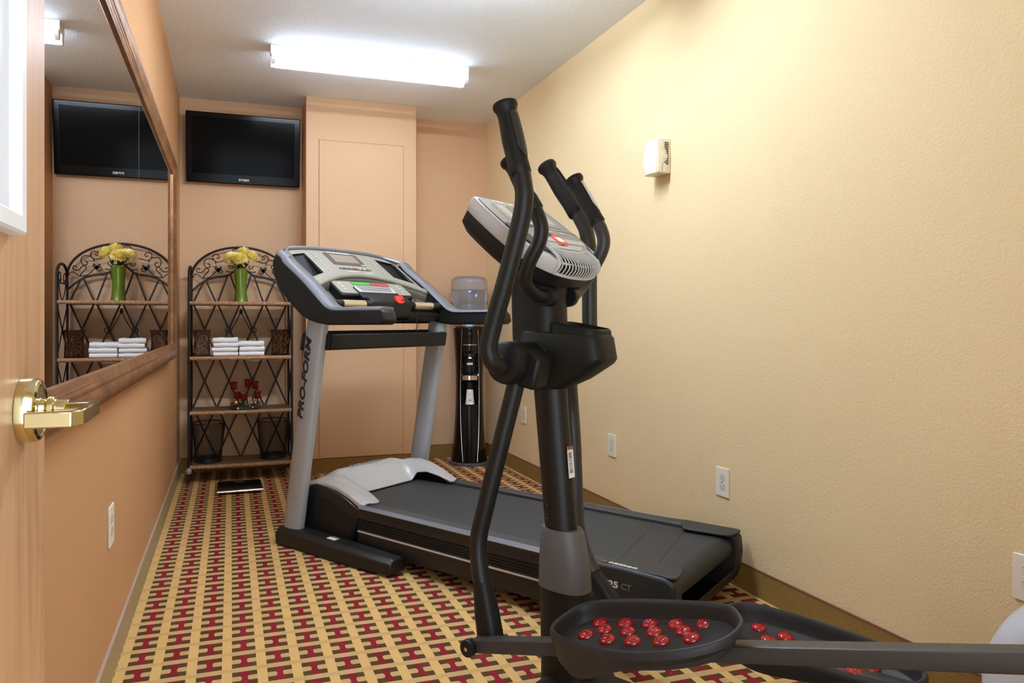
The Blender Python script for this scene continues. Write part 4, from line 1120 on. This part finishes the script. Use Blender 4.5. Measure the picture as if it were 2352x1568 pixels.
for s in (-1, 1):
    pts = [(.0, s*.055, 1.178), (-.012, s*.095, 1.180), (-.012, s*.150, 1.212), (.012, s*.172, 1.262), (.046, s*.172, 1.318), (.055, s*.172, 1.355), (.045, s*.172, 1.392), (.026, s*.172, 1.425)]
    sh_ = MB().tube(spline(pts, 6), .0205, 16).build('fixed_handle', M['arm_grey'] if s > 0 else M['black_metal'], el)
    grip((-.052, s*.172, 1.560), (.036, s*.172, 1.408), .0225, 'handgrip', sh_, .030, (.85, .25, .3), 'bright_silver')
    MB().lathe([(.030, 0), (.032, .004), (.030, .022), (.020, .026)], 20, (.0, s*.045, 1.178), (1, 0, 0), (0, 0, 1), (0, s, 0)).build('handle_joint', M['black'], sh_)
# cup holder / pivot shroud
def rr2(c0, c1, hw_, z, rad=.04, sl=0):
    pts = rpoly([(c0, -hw_), (c1, -hw_*.86), (c1, hw_*.86), (c0, hw_)], rad, 5)
    return [(u, v, z+sl*(u-c0)) for u, v in pts]
ch = MB(); ch.loft([rr2(-.085, .030, .052, .900, .045, .04), rr2(-.100, .095, .066, .924, .045, .06), rr2(-.104, .164, .076, .968, .045, .05), rr2(-.105, .174, .078, .995, .045, 0), rr2(-.102, .164, .076, 1.062, .045, -.03), rr2(-.10, .156, .072, 1.076, .045, -.04)], (True, True))
ch.build('pivot_shroud', M['black'], el, bevel=.006, ang=45)
tray = MB(); tray.loft([rr2(.000, .158, .070, 1.066, .04, -.06), rr2(.002, .156, .069, 1.100, .04, -.16), rr2(.007, .151, .065, 1.103, .035, -.16), rr2(.012, .146, .061, 1.098, .03, -.16), rr2(.016, .141, .056, 1.045, .03, 0)], (False, True))
tray.build('bottle_tray', M['black'], el, ang=40)
PZ = .985; PR = -.050
for s in (-1, 1):
    hb = MB().lathe([(.066, 0), (.066, .006), (.060, .010), (.0595, .075), (.061, .080), (.061, .125), (.056, .140), (.040, .146), (.001, .147)], 36, (PR, s*.070, PZ), (1, 0, 0), (0, 0, 1), (0, s, 0)).build('pivot_housing', M['black'], el, ang=40)
    MB().tube([(PR+.0608*math.cos(a), s*.147, PZ+.0608*math.sin(a)) for a in [2*PI*i/32 for i in range(32)]], .0012, 6, closed=True).build('housing_seam', M['black_gloss'], hb)
    # arm socket wedge under the housing
    wd = [(-.010, .022, 0), (.036, -.030, 0)]
    if s < 0: MB().loft([[(PR+a, s*b, PZ+c) for a, b, c in ((.030, .100, .046), (.066, .100, .040), (.066, .160, .034), (.030, .165, .046))],
               [(PR+a, s*b, PZ+c) for a, b, c in ((.020, .090, .0), (.096, .092, .018), (.096, .165, .010), (.020, .170, .0))],
               [(PR+a, s*b, PZ+c) for a, b, c in ((.0, .090, -.062), (.072, .092, -.072), (.072, .165, -.078), (.0, .170, -.062))]]).build('arm_socket', M['black'], hb, bevel=.010)
# moving arms
def moving(s, upper, lower, gripa, gripb, mt, name='swing_arm'):
    up = MB().tube(spline(upper, 6), .0250, 18).build(name, mt, el)
    grip(gripa, gripb, .0270, 'handgrip', up, .0345, (.80, .0, .1) if s < 0 else (.7, .5, .1), 'charcoal')
    lo = MB().tube(spline(lower, 6), .0255, 18).build('lower_link', mt, el)
    return up, lo
wU = -.275
moving(-1, [(-.050, -.205, .985), (-.040, -.240, .978), (-.044, -.268, .998), (-.048, wU, 1.035), (-.030, wU, 1.10), (.012, wU, 1.217), (.058, wU, 1.36), (.071, wU, 1.425), (.066, wU, 1.470), (.055, wU, 1.52)],
       [(-.035, -.140, .985), (-.048, -.148, .925), (-.088, -.168, .747), (-.128, -.190, .56), (-.145, -.200, .466), (-.134, -.208, .39), (-.114, -.214, .33)],
       (.008, wU, 1.682), (.060, wU, 1.486), M['black_metal'])
moving(1, [(-.050, .205, .985), (-.048, .245, .980), (-.050, .272, 1.00), (-.054, .275, 1.06), (-.055, .275, 1.18), (-.056, .275, 1.32), (-.066, .275, 1.40), (-.090, .275, 1.45), (-.110, .275, 1.485)],
       [(-.05, .150, .985), (-.080, .190, .92), (-.102, .235, .83), (-.098, .245, .70), (-.090, .245, .50), (-.084, .245, .42), (-.062, .245, .35), (-.026, .245, .285)],
       (-.225, .275, 1.645), (-.100, .275, 1.462), M['arm_grey'])
# swing arm boots
def boot(a, b, r0, r1, name='link_boot'):
    a, b = Vector(a), Vector(b); d = (b-a).normalized(); fw = Vector((d.z, 0, -d.x)); L_ = b-a
    return MB().loft([oval(a-d*.004, fw, r0*.95, r0*.95, p=.9), oval(a, fw, r0, r0, p=.9), oval(a+L_*.12, fw, r0*1.05, r0*1.02, p=.8), oval(a+L_*.55, fw, r1, r0*1.12, p=.7), oval(b, fw, r1*1.08, r0*1.12, p=.7)]).build(name, M['black'], el, ang=50)
boot((-.118, -.214, .352), (-.080, -.226, .212), .027, .034)
boot((-.022, .245, .272), (.045, .245, .185), .027, .034)
# pedal arms
def pedal_arm(a, b, w, hw_, hh):
    a, b = Vector((a[0], w, a[1])), Vector((b[0], w, b[1])); d = (b-a).normalized(); n = Vector((-d.z, 0, d.x))
    sec = rrect(hw_, hh, .004, 2)
    o = MB().loft([[a+Vector((0, u, 0))+n*v for u, v in sec], [b+Vector((0, u, 0))+n*v for u, v in sec]]).build('pedal_arm', M['arm_grey'], el, bevel=.002)
    MB().lathe([(.012, 0), (.0225, .001), (.024, .006), (.024, .016), (.021, .020), (.021, .03)], 28, a+Vector((0, -hw_-.018, 0))-d*.0, (1, 0, 0), (0, 0, 1), (0, 1, 0)).build('pivot_cap', M['black'], o, ang=45)
    MB().lathe([(.005, 0), (.0055, .0012), (.004, .0022)], 12, a+Vector((0, -hw_-.019, 0)), (1, 0, 0), (0, 0, 1), (0, -1, 0)).build('pivot_bolt', M['chrome'], o)
    return o
NA, NB_ = (-.098, .203), (1.26, .590)
pedal_arm(NA, NB_, -.270, .024, .0175)
FA, FB = (.045, .185), (1.16, .205)
pedal_arm(FA, FB, .245, .024, .0175)
# pedals: a tray with a tall inner wall, floor parallel to the arm
def pedal(floor, slope, tilt, r0, w0, outline, dots, rim, deep, shallow):
    F_ = lambda r, w: floor+slope*(r-r0)+tilt*(w-w0)
    cx_ = sum(p[0] for p in outline)/len(outline); cy_ = sum(p[1] for p in outline)/len(outline)
    sm = [(p.x, p.y) for p in spline([(a, b, 0) for a, b in outline], 8, closed=True)]
    for _ in range(10):
        m_ = len(sm); sm = [((sm[i-1][0]+2*sm[i][0]+sm[(i+1) % m_][0])/4, (sm[i-1][1]+2*sm[i][1]+sm[(i+1) % m_][1])/4) for i in range(m_)]
    rmin = min(p[0] for p in sm); rmax = max(p[0] for p in sm)
    dp_ = lambda r: shallow+(deep-shallow)*math.exp(-(((r-rmin)/(rmax-rmin)-.20)/.27)**2)
    def rg(k, h, kk=None, under=0):
        out = []
        for a, b in sm:
            r, w = cx_+(a-cx_)*k, cy_+(b-cy_)*(kk or k)
            out.append((r, w, F_(r, w)+h-under*dp_(r)))
        return out
    m = MB()
    m.loft([rg(.70, rim, .60, 1.0), rg(.84, rim, .78, .93), rg(.93, rim, .91, .72), rg(.985, rim, .98, .35), rg(1.012, rim-.016, 1.012), rg(1.014, rim-.006, 1.014), rg(1.004, rim+.001, 1.0), rg(.988, rim+.003, .975), rg(.970, rim+.001, .945), rg(.958, rim-.006, .920), rg(.952, rim-.020, .905), rg(.942, .004, .885), rg(.93, 0, .865)], (True, True))
    pe = m.build('pedal', M['charcoal'], el, ang=60)
    first = None; sl = math.atan(slope); tl = math.atan(tilt)
    for (r_, w) in dots:
        if first is None:
            b = MB(); b.ball((0, 0, 0), .0215, .0205, .0105, 20, 10)
            for k in (-.008, -.0015, .005): b.tube(spline([(k-.001, -.013, .0064), (k+.002, 0, .0098), (k+.004, .013, .0062)], 4), .0024, 8)
            first = b.build('massage_nub', M['nub'], pe); o = first
        else:
            o = first.copy(); COL.objects.link(o); o.parent = pe
        o.location = (r_, w, F_(r_, w)+.001); o.rotation_euler = (tl, -sl, 0)
    return pe
near_out = [(.178, -.317), (.172, -.250), (.205, -.168), (.380, -.173), (.558, -.200), (.608, -.245), (.636, -.297), (.622, -.368), (.552, -.411), (.456, -.424), (.360, -.410), (.250, -.370)]
dots_n = [(.252, -.202), (.322, -.204), (.389, -.207), (.455, -.209), (.521, -.209), (.284, -.235), (.351, -.245), (.419, -.247), (.486, -.240), (.248, -.264), (.318, -.284), (.385, -.290), (.454, -.288), (.518, -.273)]
pedal(.309, .29, .16, .2, -.29, near_out, dots_n, .045, .106, .045)
far_out = [(.385, .215), (.40, .285), (.45, .330), (.60, .345), (.76, .335), (.86, .300), (.885, .235), (.85, .175), (.77, .145), (.64, .130), (.50, .140), (.42, .165)]
dots_f = [(.48, .29), (.55, .29), (.62, .29), (.69, .285), (.76, .28), (.52, .245), (.59, .245), (.66, .245), (.73, .24), (.50, .20), (.57, .20), (.64, .20), (.71, .20), (.78, .205)]
pedal(.225, -.06, .12, .5, .24, far_out, dots_f, .045, .10, .06)
# rear drive cover
DC = Vector((1.232, 0, .380))
dm_ = [(.05, -.075), (.16, -.073), (.205, -.064), (.222, -.045), (.226, 0), (.222, .045), (.205, .064), (.16, .073), (.05, .075)]
dc = MB().lathe([(.001, -.075)]+dm_+[(.001, .075)], 64, DC, (1, 0, 0), (0, 0, 1), (0, 1, 0)).build('drive_cover', M['shroud'], el, ang=40)
MB().loft([[(1.04, w, .03), (1.42, w, .03), (1.38, w, .30), (1.03, w, .30)] for w in (-.07, .07)]).build('cover_base', M['shroud'], dc, bevel=.02)
MB().lathe([(.085, 0), (.085, .012), (.078, .016), (.02, .018)], 40, DC+Vector((0, -.073, 0)), (1, 0, 0), (0, 0, 1), (0, -1, 0)).build('hub_disc', M['charcoal'], dc)
MB().tube([DC+Vector((0, -.10, 0)), Vector((1.26, -.11, .590)), ], .022, 14).build('crank', M['black'], el)
MB().tube([Vector((1.26, -.10, .590)), Vector((1.26, -.29, .590))], .015, 14).build('crank_pin', M['black'], el)
MB().tube([DC+Vector((0, .10, 0)), Vector((1.16, .11, .205)), ], .022, 14).build('crank', M['black'], el)
MB().tube([Vector((1.16, .10, .205)), Vector((1.16, .27, .205))], .015, 14).build('crank_pin', M['black'], el)

# ================================================================== CAMERA, WORLD, RENDER LOOK
F_PX, CX_, CY_ = 1600.0, 1030.0, 740.0
cam = bpy.data.cameras.new('camera'); co = bpy.data.objects.new('camera', cam); COL.objects.link(co)
co.location = (0, 0, 1.10)
co.rotation_euler = (R(90), 0, -math.atan((CX_-530)/F_PX))
cam.sensor_fit = 'HORIZONTAL'; cam.sensor_width = 36; cam.lens = F_PX*36/2352
cam.shift_x = (1176-CX_)/2352; cam.shift_y = (CY_-784)/2352
cam.clip_start = .02
scene.camera = co
wd_ = bpy.data.worlds.new('world'); scene.world = wd_; wd_.use_nodes = True
wd_.node_tree.nodes['Background'].inputs[0].default_value = (.80, .91, 1.0, 1)
wd_.node_tree.nodes['Background'].inputs[1].default_value = 2.2
vs_ = scene.view_settings
vs_.view_transform = 'Standard'; vs_.look = 'None'; vs_.exposure = 0.85; vs_.gamma = 1.0; vs_.use_curve_mapping = False
scene.cycles.use_denoising = True
scene.cycles.max_bounces = 14; scene.cycles.diffuse_bounces = 10; scene.cycles.transmission_bounces = 10; scene.cycles.transparent_max_bounces = 12
scene.cycles.sample_clamp_indirect = 8
scene.cycles.caustics_reflective = False; scene.cycles.caustics_refractive = False
